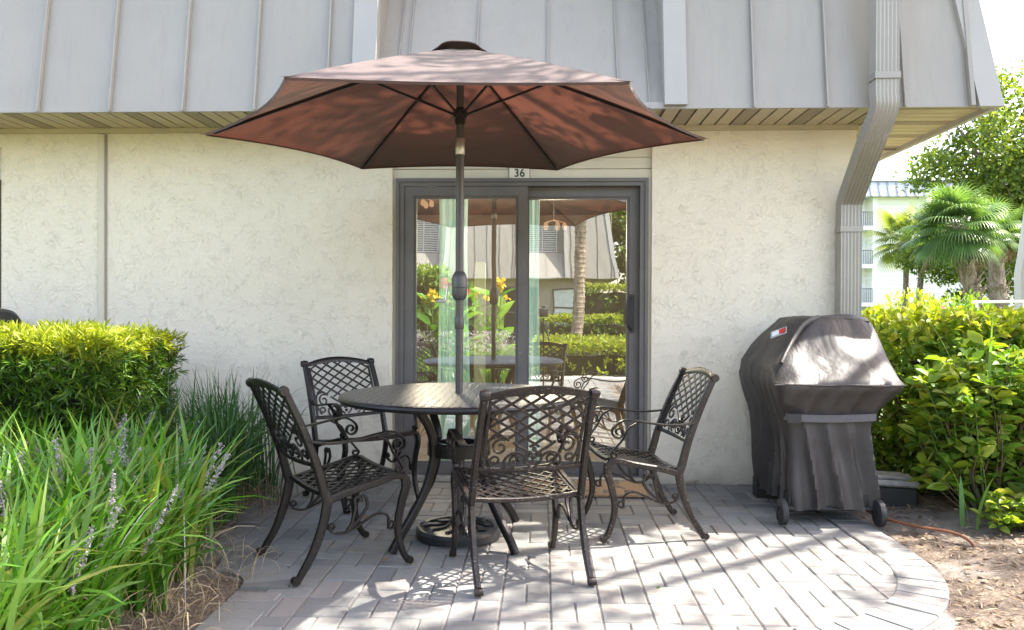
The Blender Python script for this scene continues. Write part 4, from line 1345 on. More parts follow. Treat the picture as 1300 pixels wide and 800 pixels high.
# corner pockets
for k in range(6):
    c = can(1.0, k * PI / 3 + 1e-4); q = can(0.93, k * PI / 3 + 1e-4)
    s_ = Vector((-(c.y), c.x, 0)).normalized()
    m.add([c + Vector((0, 0, .006)) + (c - q).normalized() * .03, q + s_ * .035 + Vector((0, 0, -.012)), q - s_ * .035 + Vector((0, 0, -.012))], [(0, 1, 2)])
canopy = m.build('canopy', M['fabric'], um, smooth=18)
# wind vent
m = MB(); vs = []; NV = 48
prof = [(0.0, 2.578), (0.05, 2.572), (0.095, 2.552), (0.135, 2.529)]
for r, z in prof:
    for j in range(NV):
        a = 2 * PI * j / NV
        rr_ = r * (1 - 0.05 * (math.cos(6 * a) * -1)) if r else 0.0005
        lift = 0.016 * max(0, math.cos((a - math.radians(265)) * 1.0)) ** 3 * (r / 0.135) ** 2
        vs.append(TILT @ Vector((rr_ * math.cos(a), rr_ * math.sin(a), z + lift)))
fs = []
for i in range(len(prof) - 1):
    for j in range(NV):
        j2 = (j + 1) % NV; fs.append((i * NV + j, (i + 1) * NV + j, (i + 1) * NV + j2, i * NV + j2))
m.add(vs, fs); 
edge = [Vector(v) for v in vs[-NV:]]
m.tube(edge + [edge[0], edge[1]], 0.004, n=5, cap=False)
m.build('vent_cap', M['ventfab'], canopy, smooth=60)
hub = TILT @ Vector((0, 0, 2.205))
for k in range(6):
    a = k * PI / 3 + 1e-4
    m = MB()
    pts = [can(u, a) + Vector((0, 0, -0.013)) for u in (0.03, 0.25, 0.5, 0.75, 0.965)]
    m.sweep(pts, Vector((-math.sin(a), math.cos(a), 0)), 0.011, 0.018, n=4)
    m.build('rib', M['rib'], um)
    m = MB()
    e = can(0.35, a) + Vector((0, 0, -0.028))
    d = (e - hub); d.z = 0; d.normalize()
    m.sweep([hub + d * 0.03, e], Vector((-d.y, d.x, 0)), 0.009, 0.014, n=4)
    m.lathe([(0.004, -.008), (0.008, -.008), (0.008, .008), (.004, .008)], tuple(e), 8, axis='x')
    m.build('strut', M['rib'], um)
m = MB()
m.lathe([(0.023, 2.15), (0.028, 2.155), (0.028, 2.185), (0.037, 2.19), (0.037, 2.225), (0.028, 2.23), (0.023, 2.24)], (0, 0, 0), 20)
m.build('runner_hub', M['rib'], um)
m = MB(); m.lathe([(0.023, 2.47), (0.04, 2.475), (0.04, 2.50), (0.02, 2.51)], (0, 0, 0), 20); m.build('top_hub', M['rib'], um)
tag(um, 'open brown fabric patio umbrella with crank pole through the table', 'umbrella')

# ------------------------------------------------------------------ covered barbecue
def barbecue():
    root = empty('covered_barbecue', (1.60, 4.75, 0))
    ox, oy = 1.60, 4.75
    rr = random.Random(5)
    from mathutils import noise as mn
    # rings: (z, x0, x1, y0(front), y1(back), pleat amplitude)
    rings = [
        (0.085, 1.375, 1.875, 4.385, 5.16, 0.040),
        (0.16, 1.372, 1.868, 4.390, 5.17, 0.040),
        (0.28, 1.370, 1.855, 4.400, 5.18, 0.036),
        (0.40, 1.368, 1.850, 4.410, 5.20, 0.030),
        (0.50, 1.360, 1.850, 4.415, 5.22, 0.021),
        (0.575, 1.350, 1.865, 4.420, 5.25, 0.015),
        (0.63, 1.335, 1.890, 4.410, 5.27, 0.014),
        (0.70, 1.315, 1.945, 4.375, 5.29, 0.014),
        (0.755, 1.300, 1.985, 4.345, 5.30, 0.007),
        (0.785, 1.296, 1.995, 4.345, 5.30, 0.002),
        (0.86, 1.305, 1.990, 4.43, 5.30, 0.002),
        (0.95, 1.365, 1.985, 4.53, 5.29, 0.003),
        (1.04, 1.435, 1.978, 4.62, 5.27, 0.003),
        (1.105, 1.49, 1.968, 4.675, 5.24, 0.002),
        (1.145, 1.53, 1.955, 4.71, 5.21, 0.001),
        (1.158, 1.59, 1.92, 4.78, 5.14, 0.0),
        (1.160, 1.70, 1.84, 4.88, 5.02, 0.0),
    ]
    NS = 260
    vs = []
    def sup(u, z, x0, x1, y0, y1, amp):
        cx, cy = (x0 + x1) / 2, (y0 + y1) / 2
        # evenly stepped rounded rectangle
        w_, d_ = x1 - x0, y1 - y0
        r = min(0.075, w_ * .3, d_ * .3) if z < 0.8 else min(0.11, w_ * .4, d_ * .4)
        segs_ = [('l', w_ - 2 * r), ('c', r * PI / 2), ('l', d_ - 2 * r), ('c', r * PI / 2)] * 2
        tot = sum(q_[1] for q_ in segs_); t_ = u * tot
        hx = [(x0 + r, y0, 0), (x1 - r, y0 + r, -90), (x1, y0 + r, 90), (x1 - r, y1 - r, 0), (x1 - r, y1, 180), (x0 + r, y1 - r, 90), (x0, y1 - r, 270), (x0 + r, y0 + r, 180)]
        for (kk, L_), (hx_, hy_, an) in zip(segs_, hx):
            if t_ <= L_ or (kk, L_) == segs_[-1] and hx_ == hx[-1][0] and an == 180 and hy_ == hx[-1][1]: break
            t_ -= L_
        an = math.radians(an)
        if kk == 'l': X, Y = hx_ + math.cos(an) * t_, hy_ + math.sin(an) * t_
        else: X, Y = hx_ + r * math.cos(an + t_ / r), hy_ + r * math.sin(an + t_ / r)
        sa = 1.0 if Y > cy else -1.0; ca = 1.0 if X > cx else -1.0
        # perimeter parameter for pleats
        pr = X + Y
        pl = math.sin(pr * 21 + 1.3 * math.sin(z * 4.2 + pr * 3)) * 0.62 + math.sin(pr * 39 + 2.0 + z * 3.5) * 0.38
        if sa > 0 or abs(Y - y0) > 0.08: pl *= 0.45
        pl = 0.62 * (1.0 - 2.1 * abs(math.sin(pr * 23 + 0.9 * math.sin(z * 3.1 + pr * 5)))) + pl * 0.45
        wr = mn.noise(Vector((X * 4, Y * 4, z * 3))) * 0.012 + mn.noise(Vector((X * 11, Y * 11, z * 7))) * 0.005
        d = Vector((X - cx, Y - cy, 0)).normalized()
        off = amp * pl + wr * (1 if z < 1.1 else .4)
        p = Vector((X, Y, z)) + d * off
        if z < 0.1: p.z += 0.012 * math.sin(pr * 16) + 0.01 * mn.noise(Vector((X * 6, Y * 6, 0)))
        if z > 0.79: p.z += 0.012 * mn.noise(Vector((X * 5, Y * 9, 3))) - 0.020 * max(0, 1 - abs(Y - 4.55) / .12) * max(0, 1 - abs(X - 1.66) / .25) + 0.010 * math.sin((X - 1.3) * 16 + (Y - 4.4) * 9) * min(1, (z - .79) * 6) * (1 if z < 1.12 else .2)
        return p - Vector((ox, oy, 0))
    # densify the rings
    dens = []
    for a, b in zip(rings[:-1], rings[1:]):
        for k in range(3):
            t = k / 3; dens.append(tuple(a[i] + (b[i] - a[i]) * t for i in range(6)))
    dens.append(rings[-1])
    for rg in dens:
        vs += [sup(j / NS, *rg) for j in range(NS)]
    fs = []
    for i in range(len(dens) - 1):
        for j in range(NS):
            j2 = (j + 1) % NS; fs.append((i * NS + j, i * NS + j2, (i + 1) * NS + j2, (i + 1) * NS + j))
    fs.append(tuple((len(dens) - 1) * NS + j for j in range(NS)))
    mb = MB(); mb.add(vs, fs)
    cv = mb.build('cover', M['cover'], root, smooth=50)
    # raised fold running down the left of the hood
    mb = MB()
    fold = crom([(1.64, 4.73, 1.138), (1.585, 4.70, 1.125), (1.515, 4.655, 1.085), (1.455, 4.60, 1.02), (1.40, 4.54, 0.955), (1.345, 4.475, 0.885)], 5)
    mb.sweep([p - Vector((ox, oy, 0)) + Vector((0, -.008, .008)) for p in fold], None, lambda u: 0.040 * (1 - .5 * u), lambda u: 0.022, n=8)
    seam = crom([(1.66, 4.72, 1.14), (1.80, 4.715, 1.142), (1.935, 4.72, 1.125)], 6)
    mb.tube([p - Vector((ox, oy, 0)) for p in seam], 0.006, n=6)
    seam = [(1.275, 4.355, .778), (1.40, 4.347, .782), (1.55, 4.338, .779), (1.70, 4.341, .783), (1.85, 4.338, .778), (1.985, 4.352, .782)]
    mb.tube([p - Vector((ox, oy, 0)) for p in crom(seam, 6)], 0.0055, n=6)
    mb.build('seam', M['cover'], cv)
    # strap
    mb = MB()
    st = crom([(1.365, 4.50, 0.592), (1.372, 4.415, 0.592), (1.42, 4.392, 0.592), (1.60, 4.388, 0.590), (1.78, 4.390, 0.597), (1.845, 4.405, 0.60), (1.865, 4.46, 0.603)], 5)
    mb.sweep([p - Vector((ox, oy, 0)) for p in st], (0, 0, 1), 0.048, 0.004, n=4)
    mb.build('strap', M['strap'], cv)
    mb = MB(); mb.box((-0.245, -0.372, 0.566), (-0.17, -0.366, 0.617)); mb.build('strap_patch', M['black'], cv)
    # logo patch near the hood's top left
    mb = MB()
    C = Vector((1.415 - ox, 4.72 - oy, 1.045)); ux = Vector((0.55, -0.55, 0.42)).normalized(); 
    nn = Vector((-0.62, -0.42, 0.66)).normalized(); ux = (ux - nn * ux.dot(nn)).normalized(); uy = nn.cross(ux)
    if uy.z < 0: uy = -uy
    C += nn * 0.022
    def q(a, b, c, d, mi, e): mb.add([C + ux * x + uy * y + nn * e for x, y in ((a, b), (c, b), (c, d), (a, d))], [(0, 1, 2, 3)], mi)
    q(-.05, -.028, .05, .028, 0, 0.0); q(-.046, -.024, .046, .024, 1, 0.001); q(-.042, -.020, .022, .020, 0, 0.002); q(.004, -.018, .042, .018, 2, 0.003)
    lg = mb.build('logo_patch', [M['white'], M['black'], M['red']], cv)
    # cart: frame, shelf, legs and wheels peeping out below
    mb = MB()
    mb.box((-0.22, -0.33, 0.10), (0.23, 0.38, 0.16)); mb.tube([(-0.25, -0.34, 0.085), (0.25, -0.34, 0.085)], 0.011)
    mb.box((-0.24, 0.26, 0.0), (-0.14, 0.36, 0.12)); mb.box((0.14, 0.28, 0.0), (0.22, 0.36, 0.12))
    mb.build('cart_frame', M['black'], root)
    for sx in (-0.272, 0.255):
        mb = MB()
        mb.lathe([(0.03, -0.019), (0.060, -0.019), (0.071, -0.014), (0.073, 0.0), (0.071, 0.014), (0.060, 0.019), (0.03, 0.019)], (sx, -0.375, 0.073), 28, axis='x')
        wh = mb.build('wheel', M['tyre'], root)
        mb = MB(); mb.lathe([(0.01, -0.022), (0.042, -0.021), (0.050, -0.015), (0.050, 0.015), (0.042, 0.021), (0.01, 0.022)], (sx, -0.375, 0.073), 20, axis='x')
        for k in range(6):
            a = k * PI / 3; c_ = Vector((sx - 0.0, -0.375, 0.073))
            for xo in (-0.023, 0.023): mb.sweep([c_ + Vector((xo, .012 * math.cos(a), .012 * math.sin(a))), c_ + Vector((xo, .047 * math.cos(a), .047 * math.sin(a)))], (1, 0, 0), 0.006, 0.010, n=4)
        mb.build('hub', M['black'], wh)
    tag(root, 'barbecue under a faded black fitted cover with strap and small wheels', 'barbecue')
barbecue()

# black lid of another barbecue behind the left hedge
bb = empty('barbecue', (-3.92, 4.98, 0.015))
m = MB(); 
vs = []
prof = [(-0.22, 0.90), (-0.235, 0.98), (-0.20, 1.09), (-0.12, 1.155), (0.0, 1.172), (0.12, 1.155), (0.20, 1.09), (0.235, 0.98), (0.22, 0.90)]
cp = crom([(0, y, z) for y, z in prof], 4)
xs = [-0.42, -0.40, 0.32, 0.365, 0.38]; ins = [0.93, 1.0, 1.0, 0.97, 0.90]
for x, s_ in zip(xs, ins): vs += [(x, p.y * s_, 0.9 + (p.z - 0.9) * s_) for p in cp]
n = len(cp); fs = [(i * n + j, i * n + j + 1, (i + 1) * n + j + 1, (i + 1) * n + j) for i in range(4) for j in range(n - 1)]
fs += [tuple(range(n)), tuple(4 * n + j for j in range(n))[::-1]]
m.add(vs, fs); m.build('lid', M['iron_black'], bb)
m = MB(); m.box((-0.42, -0.22, 0.62), (0.38, 0.22, 0.898), ch=.01); m.build('firebox', M['black'], bb)
for (x, y) in ((-.38, -.18), (.34, -.18), (-.38, .18), (.34, .18)):
    m = MB(); m.box((x - .02, y - .02, 0.05), (x + .02, y + .02, 0.618)); m.build('leg', M['black'], bb)
m = MB(); m.tube([(-.3, -.25, 1.0), (.3, -.25, 1.0)], .012); m.build('handle', M['steel'], bb)
tag(bb, 'black rounded barbecue lid just showing above the left hedge', 'barbecue')

# doormat
dm = empty('doormat', (0.26, 5.20, 0))
m = MB(); m.box((-0.39, -0.235, 0.001), (0.41, 0.20, 0.018), ch=0.004); mat_ = m.build('coir_pile', M['coir'], dm)
for i, (t_, x) in enumerate((('L E S', 0.10), ('D P A', 0.10), ('L A B E', 0.10))):
    for j, c_ in enumerate(t_.replace(' ', '')):
        text_mesh('letter', c_, 0.135, M['ink'], mat_, (x + (j - (len(t_.replace(' ', '')) - 1) / 2) * 0.13, 0.115 - i * 0.135, 0.0185), (0, 0, 0), bold=0.002, depth=0.0006, sx=1.15)
tag(dm, 'brown coir doormat with dark lettering in front of the sliding door', 'doormat')

# hose, utility box, rock
m = MB(); m.tube(crom([(1.86, 4.62, 0.04), (1.90, 4.42, 0.035), (1.99, 4.22, 0.045), (2.09, 4.09, 0.055), (2.14, 4.02, 0.04), (2.17, 3.97, 0.0)], 6), 0.008)
tag(m.build('pipe', M['hose']), 'thin rusty orange pipe lying on the mulch beside the barbecue', 'pipe')
ubx = empty('utility_box', (2.12, 4.90, 0.0)); ubx.rotation_euler = (0, 0, -0.2)
m = MB(); m.box((-0.15, -0.12, 0.0), (0.15, 0.14, 0.13), ch=.01); m.build('box_body', M['black'], ubx)
m = MB(); m.box((-0.165, -0.135, 0.131), (0.165, 0.155, 0.165), ch=.012); m.box((-0.10, -0.08, 0.166), (0.10, 0.09, 0.185), ch=.006); m.build('lid', M['greyplastic'], ubx)
tag(ubx, 'low black box with weathered grey lid on the mulch under the right hedge', 'box')
def rock(loc, r, label):
    from mathutils import noise as mn
    mb = MB(); vs = []; fs = []; n1, n2 = 10, 16
    for i in range(n1 + 1):
        th = PI * i / n1
        for j in range(n2):
            ph = 2 * PI * j / n2
            d = Vector((math.sin(th) * math.cos(ph), math.sin(th) * math.sin(ph), math.cos(th)))
            k = r * (1 + 0.35 * mn.noise(d * 1.7 + Vector(loc)))
            vs.append((d.x * k * 1.3, d.y * k, d.z * k * .6 + r * .35))
    for i in range(n1):
        for j in range(n2):
            j2 = (j + 1) % n2; fs.append((i * n2 + j, (i + 1) * n2 + j, (i + 1) * n2 + j2, i * n2 + j2))
    mb.add(vs, fs)
    return tag(mb.build('rock', M['rock'], loc=loc), label, 'rock')
rock((2.60, 4.10, 0.03), 0.085, 'pale pinkish rock at the foot of the right shrub')

# ------------------------------------------------------------------ vegetation
def box_hedge(name, x0, x1, y0, y1, z0, z1, n, leaf, width, per, mats, label, cat, seed, top_mat=1, spread=0.7, skin=0.10, grp=None, core_in=0.14, xr_round=0.0):
    root = empty(name, ((x0 + x1) / 2, (y0 + y1) / 2, z0))
    rr = np.random.default_rng(seed)
    # sample surface
    A = [(x1 - x0) * (y1 - y0), (x1 - x0) * (z1 - z0), (x1 - x0) * (z1 - z0) * 0.35, (y1 - y0) * (z1 - z0), (y1 - y0) * (z1 - z0)]
    p = np.array(A) / sum(A)
    side = rr.choice(5, n, p=p)
    U = rr.random(n); Vv = rr.random(n); inn = rr.random(n) ** 1.3 * skin
    P = np.zeros((n, 3)); Nn = np.zeros((n, 3))
    X = x0 + U * (x1 - x0)
    for s in range(5):
        k = side == s
        if s == 0: P[k] = np.stack([X[k], y0 + Vv[k] * (y1 - y0), z1 - inn[k]], 1); Nn[k] = (0, 0, 1)
        if s == 1: P[k] = np.stack([X[k], y0 + inn[k], z0 + Vv[k] * (z1 - z0)], 1); Nn[k] = (0, -1, 0)
        if s == 2: P[k] = np.stack([X[k], y1 - inn[k], z0 + Vv[k] * (z1 - z0)], 1); Nn[k] = (0, 1, 0)
        if s == 3: P[k] = np.stack([x1 - inn[k], y0 + U[k] * (y1 - y0), z0 + Vv[k] * (z1 - z0)], 1); Nn[k] = (1, 0, 0)
        if s == 4: P[k] = np.stack([x0 + inn[k], y0 + U[k] * (y1 - y0), z0 + Vv[k] * (z1 - z0)], 1); Nn[k] = (-1, 0, 0)
    # gentle lumps
    lump = np.sin(P[:, 0] * 7.3 + seed) * np.sin(P[:, 1] * 6.1) * np.sin(P[:, 2] * 8.0 + 1) * 0.035 + rr.normal(size=n) * 0.012
    P = P + Nn * lump[:, None]
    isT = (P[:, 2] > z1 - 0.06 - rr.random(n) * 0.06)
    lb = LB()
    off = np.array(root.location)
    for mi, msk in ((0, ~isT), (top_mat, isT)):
        Q = P[msk]; NN = Nn[msk]; k = len(Q)
        if k == 0: continue
        axis = NN * 0.9 + rr.normal(size=(k, 3)) * 0.5 + np.array([0, 0, 0.35 if leaf > .0 else 0])
        axis /= np.linalg.norm(axis, axis=1, keepdims=True)
        QQ = np.repeat(Q, per, 0); AA = np.repeat(axis, per, 0)
        t = np.tile(np.linspace(0, 1, per), k)
        D = AA * (0.35 + 0.5 * t[:, None]) + rr.normal(size=(k * per, 3)) * spread
        D /= np.linalg.norm(D, axis=1, keepdims=True)
        B = QQ + AA * (t * leaf * 0.8)[:, None]
        sz = leaf * rr.uniform(0.6, 1.25, k * per)
        lb.leaves(B - off, D, sz, width, mi)
    lb.build('foliage', mats, root)
    # added dark core, stands for inner stems and blocks the view through
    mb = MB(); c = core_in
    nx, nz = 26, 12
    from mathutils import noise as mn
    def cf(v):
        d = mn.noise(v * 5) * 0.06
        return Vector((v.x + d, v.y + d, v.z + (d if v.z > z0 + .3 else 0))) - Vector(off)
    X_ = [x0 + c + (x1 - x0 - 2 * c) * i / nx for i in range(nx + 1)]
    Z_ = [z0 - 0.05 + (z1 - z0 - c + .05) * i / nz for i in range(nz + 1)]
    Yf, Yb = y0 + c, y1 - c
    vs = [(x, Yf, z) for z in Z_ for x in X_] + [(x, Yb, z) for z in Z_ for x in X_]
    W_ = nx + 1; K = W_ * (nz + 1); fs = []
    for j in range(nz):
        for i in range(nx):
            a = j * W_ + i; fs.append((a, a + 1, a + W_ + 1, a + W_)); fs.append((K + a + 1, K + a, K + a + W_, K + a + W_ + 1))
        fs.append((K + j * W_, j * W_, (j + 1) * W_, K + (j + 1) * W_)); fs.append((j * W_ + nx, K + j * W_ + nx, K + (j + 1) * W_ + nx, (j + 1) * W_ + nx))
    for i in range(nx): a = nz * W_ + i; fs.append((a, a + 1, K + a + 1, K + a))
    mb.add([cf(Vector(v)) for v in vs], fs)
    mb.build('dark_core', M['hedge_core'], root, smooth=60)
    tag(root, label, cat, grp)
    return root

# left clipped hedge
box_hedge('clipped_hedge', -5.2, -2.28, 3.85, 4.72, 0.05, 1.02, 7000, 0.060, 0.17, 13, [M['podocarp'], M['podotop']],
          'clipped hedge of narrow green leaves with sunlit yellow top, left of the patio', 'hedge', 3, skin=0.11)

# strap-leaved border planting
def liriope():
    lb = LB()
    rr = np.random.default_rng(21)
    cl = []
    for _ in range(4000):
        x = rr.uniform(-3.4, -1.32); y = rr.uniform(1.9, 3.95)
        edge = -1.47 if y < 3.3 else -1.47 - (y - 3.3) * 0.75
        if x > edge: continue
        if any((x - a) ** 2 + (y - b) ** 2 < 0.15 ** 2 for a, b in cl): continue
        cl.append((x, y))
        if len(cl) > 130: break
    tips = []
    for (x, y) in cl:
        k = int(rr.integers(50, 76))
        z = left_bed(x, y) - 0.01
        base = np.stack([x + rr.normal(size=k) * 0.035, y + rr.normal(size=k) * 0.035, np.full(k, z)], 1)
        az = rr.uniform(0, 2 * PI, k)
        ln = rr.uniform(0.38, 0.72, k)
        lean = rr.uniform(0.25, 1.0, k)
        lb.blades(base, az, ln, lean, rr.uniform(0.009, 0.027, k), 7, 0)
        kk = int(rr.integers(4, 9))
        base = np.stack([x + rr.normal(size=kk) * 0.05, y + rr.normal(size=kk) * 0.05, np.full(kk, z)], 1)
        lb.blades(base, rr.uniform(0, 2 * PI, kk), rr.uniform(0.25, 0.5, kk), rr.uniform(0.7, 1.5, kk), np.full(kk, 0.006), 6, 1)
        if rr.random() < 0.85:
            for _ in range(int(rr.integers(1, 4))):
                az_ = rr.uniform(0, 2 * PI); H_ = rr.uniform(0.40, 0.58); ln_ = rr.uniform(0.08, 0.34)
                b = np.array([x + rr.normal() * .05, y + rr.normal() * .05, z]); e = b + np.array([math.cos(az_) * ln_, math.sin(az_) * ln_, H_])
                tips.append((b, e))
    # a few broad upright blades
    bb_ = np.array([(-1.62, 3.55, 0.05), (-1.60, 3.52, 0.05), (-1.9, 3.5, 0.05), (-2.9, 3.4, 0.05), (-2.6, 3.3, 0.05)])
    lb.blades(bb_, np.array([0.3, 2.5, 1.0, 2.0, 3.2]), np.array([0.95, .7, .6, .8, .7]), np.array([0.12, .2, .15, .2, .3]), np.array([0.04, .03, .028, .035, .03]), 8, 0)
    # straw skirt on the paving side
    k = 170
    y = rr.uniform(2.3, 3.7, k); x = -1.38 - np.maximum(0, (y - 3.3)) * 0.7 + rr.normal(size=k) * 0.10
    lb.blades(np.stack([x, y, np.full(k, 0.0) + rr.uniform(0.0, 0.10, k)], 1), rr.normal(size=k) * 1.2, rr.uniform(0.10, 0.28, k), rr.uniform(0.7, 1.6, k), np.full(k, 0.0035), 6, 1, curl=1.2)
    # flower spikes: stalk and beads
    for (b, e) in tips:
        n = 9
        P0 = b + (e - b) * 0.0
        d = e - b
        lb.blades([b], [math.atan2(d[1], d[0])], [np.linalg.norm(d)], [math.atan2(math.hypot(d[0], d[1]), d[2]) * 0.9], [0.004], 6, 2)
        k = 150
        t = 0.58 + 0.42 * rr.random(k)
        C = b + np.outer(t, d) + rr.normal(size=(k, 3)) * 0.004
        lb.leaves(C, rr.normal(size=(k, 3)), rr.uniform(0.006, 0.013, k), 0.8, 2, fold=0.3)
    o = lb.build('border_grass', [M['strap_leaf'], M['straw'], M['lilac']])
    tag(o, 'mass of bright green strap leaves with lilac flower spikes at the front left', 'border grass', kind='stuff')
liriope()

def dark_clump():
    root = empty('grass_clump', (-1.92, 4.55, 0.02))
    lb = LB(); rr = np.random.default_rng(5)
    for (x, y, k) in ((0.0, 0.0, 260), (-0.25, -0.2, 200), (0.12, -0.42, 170), (-0.05, 0.32, 130), (0.20, 0.10, 60)):
        base = np.stack([x + rr.normal(size=k) * 0.07, y + rr.normal(size=k) * 0.07, np.full(k, 0.03)], 1)
        lb.blades(base, rr.uniform(0, 2 * PI, k), rr.uniform(0.45, 0.85, k), rr.uniform(0.15, 0.85, k), rr.uniform(0.006, 0.012, k), 7, 0)
    lb.build('leaves', M['dark_strap'], root)
    lb = LB(); k = 500
    a = rr.uniform(0, 2 * PI, k); r = rr.uniform(0.1, 0.42, k)
    lb.blades(np.stack([r * np.cos(a), r * np.sin(a) - .15, np.full(k, 0.02)], 1), rr.uniform(0, 2 * PI, k), rr.uniform(0.1, 0.3, k), rr.uniform(.6, 1.6, k), np.full(k, 0.004), 5, 0)
    lb.build('dead_leaves', M['litter'], root)
    tag(root, 'dark green fine-leaved clump arching against the stucco wall behind the left bed', 'grass clump')
dark_clump()

# right: broad-leaved shrubs in front of a yellow-green hedge
box_hedge('hedge', 2.42, 7.0, 4.95, 6.6, 0.0, 1.12, 5200, 0.070, 0.55, 8, [M['broad'], M['vibur']],
          'informal hedge with yellow-green top running away to the right of the barbecue', 'hedge', 9, spread=0.8, skin=0.22, core_in=0.28)

def broad_shrub(name, cx, cy, rx, ry, h, nst, leaf, label, seed, mats=('broad', 'vibur'), dens=1.0):
    root = empty(name, (cx, cy, 0.02))
    rr = np.random.default_rng(seed)
    lb = LB(); mb = MB()
    for s in range(nst):
        a = rr.uniform(0, 2 * PI); r = math.sqrt(rr.random())
        tx, ty = rx * r * math.cos(a), ry * r * math.sin(a)
        hh = h * rr.uniform(0.25, 1.0) * (1 - 0.25 * r * r)
        bx, by = tx * 0.35, ty * 0.35
        mid = Vector((bx * .5 + tx * .5 + rr.normal() * .03, by * .5 + ty * .5 + rr.normal() * .03, hh * .55))
        path = crom([(bx, by, 0), tuple(mid), (tx, ty, hh)], 5)
        mb.tube(path, lambda u: 0.006 * (1 - .6 * u), n=4, mi=0 if rr.random() < .6 else 1)
        # whorls of leaves towards the tip
        for t in (0.5, 0.65, 0.8, 0.92, 1.0):
            p = np.array(path[min(len(path) - 1, int(t * (len(path) - 1)))])
            k = int(rr.integers(2, 5) * dens) + (3 if t == 1.0 else 0)
            az = rr.uniform(0, 2 * PI, k)
            up = rr.uniform(-0.25, 0.75, k) + (0.3 if t == 1 else 0)
            D = np.stack([np.cos(az), np.sin(az), up], 1)
            lb.leaves(np.repeat(p[None], k, 0) + D * 0.008, D, leaf * rr.uniform(0.55, 1.25, k), 0.52, 0 if rr.random() < 0.72 else 1, fold=0.18, droop=0.16)
    lb.build('foliage', [M[k] for k in mats], root)
    mb.build('stems', [M['twig'], M['stem']], root)
    tag(root, label, 'shrub', None)
    return root
G1 = 'broad-leaved shrubs right of the barbecue'
broad_shrub('broadleaf_shrub', 2.60, 4.62, 0.42, 0.28, 1.02, 170, 0.10, 'leafy shrub with large glossy leaves directly right of the barbecue', 1)
broad_shrub('broadleaf_shrub', 3.25, 4.55, 0.50, 0.35, 1.05, 190, 0.10, 'leafy shrub with large glossy leaves at the right edge of the photo', 2)
broad_shrub('groundcover_shrub', 2.55, 4.22, 0.24, 0.12, 0.22, 40, 0.07, 'low bright shrub spreading over the mulch in front of the right hedge', 3, dens=1.2)
broad_shrub('groundcover_shrub', 2.95, 4.22, 0.24, 0.14, 0.30, 44, 0.075, 'low bright shrub at the right edge, spilling over the mulch by the rock', 4, dens=1.2)
# tall sword leaves in the shrub
lb = LB()
lb.blades(np.array([(2.30, 4.30, 0.0), (2.33, 4.28, 0.0), (2.28, 4.33, 0.0), (2.42, 4.32, .0), (2.75, 4.30, 0.0), (2.78, 4.28, 0.0), (2.72, 4.3, 0.0), (2.95, 4.3, 0.0), (2.45, 4.5, .3), (2.5, 4.5, .3)]),
          np.array([2.8, 0.2, 1.2, 2.4, 0.4, 2.2, 1.8, .3, 2.6, 0.8]), np.array([0.42, .35, .3, .95, .9, .95, .8, .8, .95, .9]), np.array([0.3, .35, .3, .22, .15, .2, .3, .1, .3, .12]), np.array([0.028, .026, .024, .02, .03, .034, .028, .014, .03, .02]), 9, 0)
swd = lb.build('sword_leaf_plant', [M['strap_leaf']])
tag(swd, 'upright sword-leaved plant growing through the shrubs right of the barbecue', 'plant')

# weed at the wall foot behind the right chair
lb = LB(); k = 40; rr0 = np.random.default_rng(4)
lb.blades(np.stack([1.03 + rr0.normal(size=k) * .05, np.full(k, WALL - .03), np.zeros(k)], 1), rr0.uniform(0, 2 * PI, k), rr0.uniform(.02, .06, k), rr0.uniform(.3, 1.3, k), np.full(k, .003), 4, 0)
tag(lb.build('weed_tuft', M['straw']), 'tiny dry weed tuft at the foot of the wall right of the door', 'weed')
# fallen leaves on the paving
lb = LB(); P = [(-0.75, 3.60, 0.006), (-1.02, 4.35, 0.006), (0.48, 3.32, 0.006), (-0.62, 3.35, 0.006), (1.2, 3.3, 0.006)]
for i, (p, mt, lab) in enumerate(zip(P[:3], ('litter', 'litter', 'broad'), ('curled brown fallen leaf on the pavers below the left chair', 'brown fallen leaf on the pavers under the rear chair', 'tiny green fallen leaf on the pavers near the right chair'))):
    l1 = LB(); l1.leaves([p], [(0.8, 0.4 - i * .3, 0.25)], [0.045 if i < 2 else 0.022], 0.6, 0, fold=.3, droop=-.1)
    tag(l1.build('fallen_leaf', M[mt]), lab, 'leaf')

# ------------------------------------------------------------------ trees
def limb(mb, p0, p1, r0, r1, wob=0.1, seed=0):
    rr = random.Random(seed)
    p0 = Vector(p0); p1 = Vector(p1); L = (p1 - p0).length
    pts = [p0] + [p0.lerp(p1, t) + Vector((rr.uniform(-1, 1), rr.uniform(-1, 1), rr.uniform(-.5, .5))) * L * wob for t in (0.35, 0.7)] + [p1]
    mb.tube(crom(pts, 4), lambda u: r0 + (r1 - r0) * u, n=8)

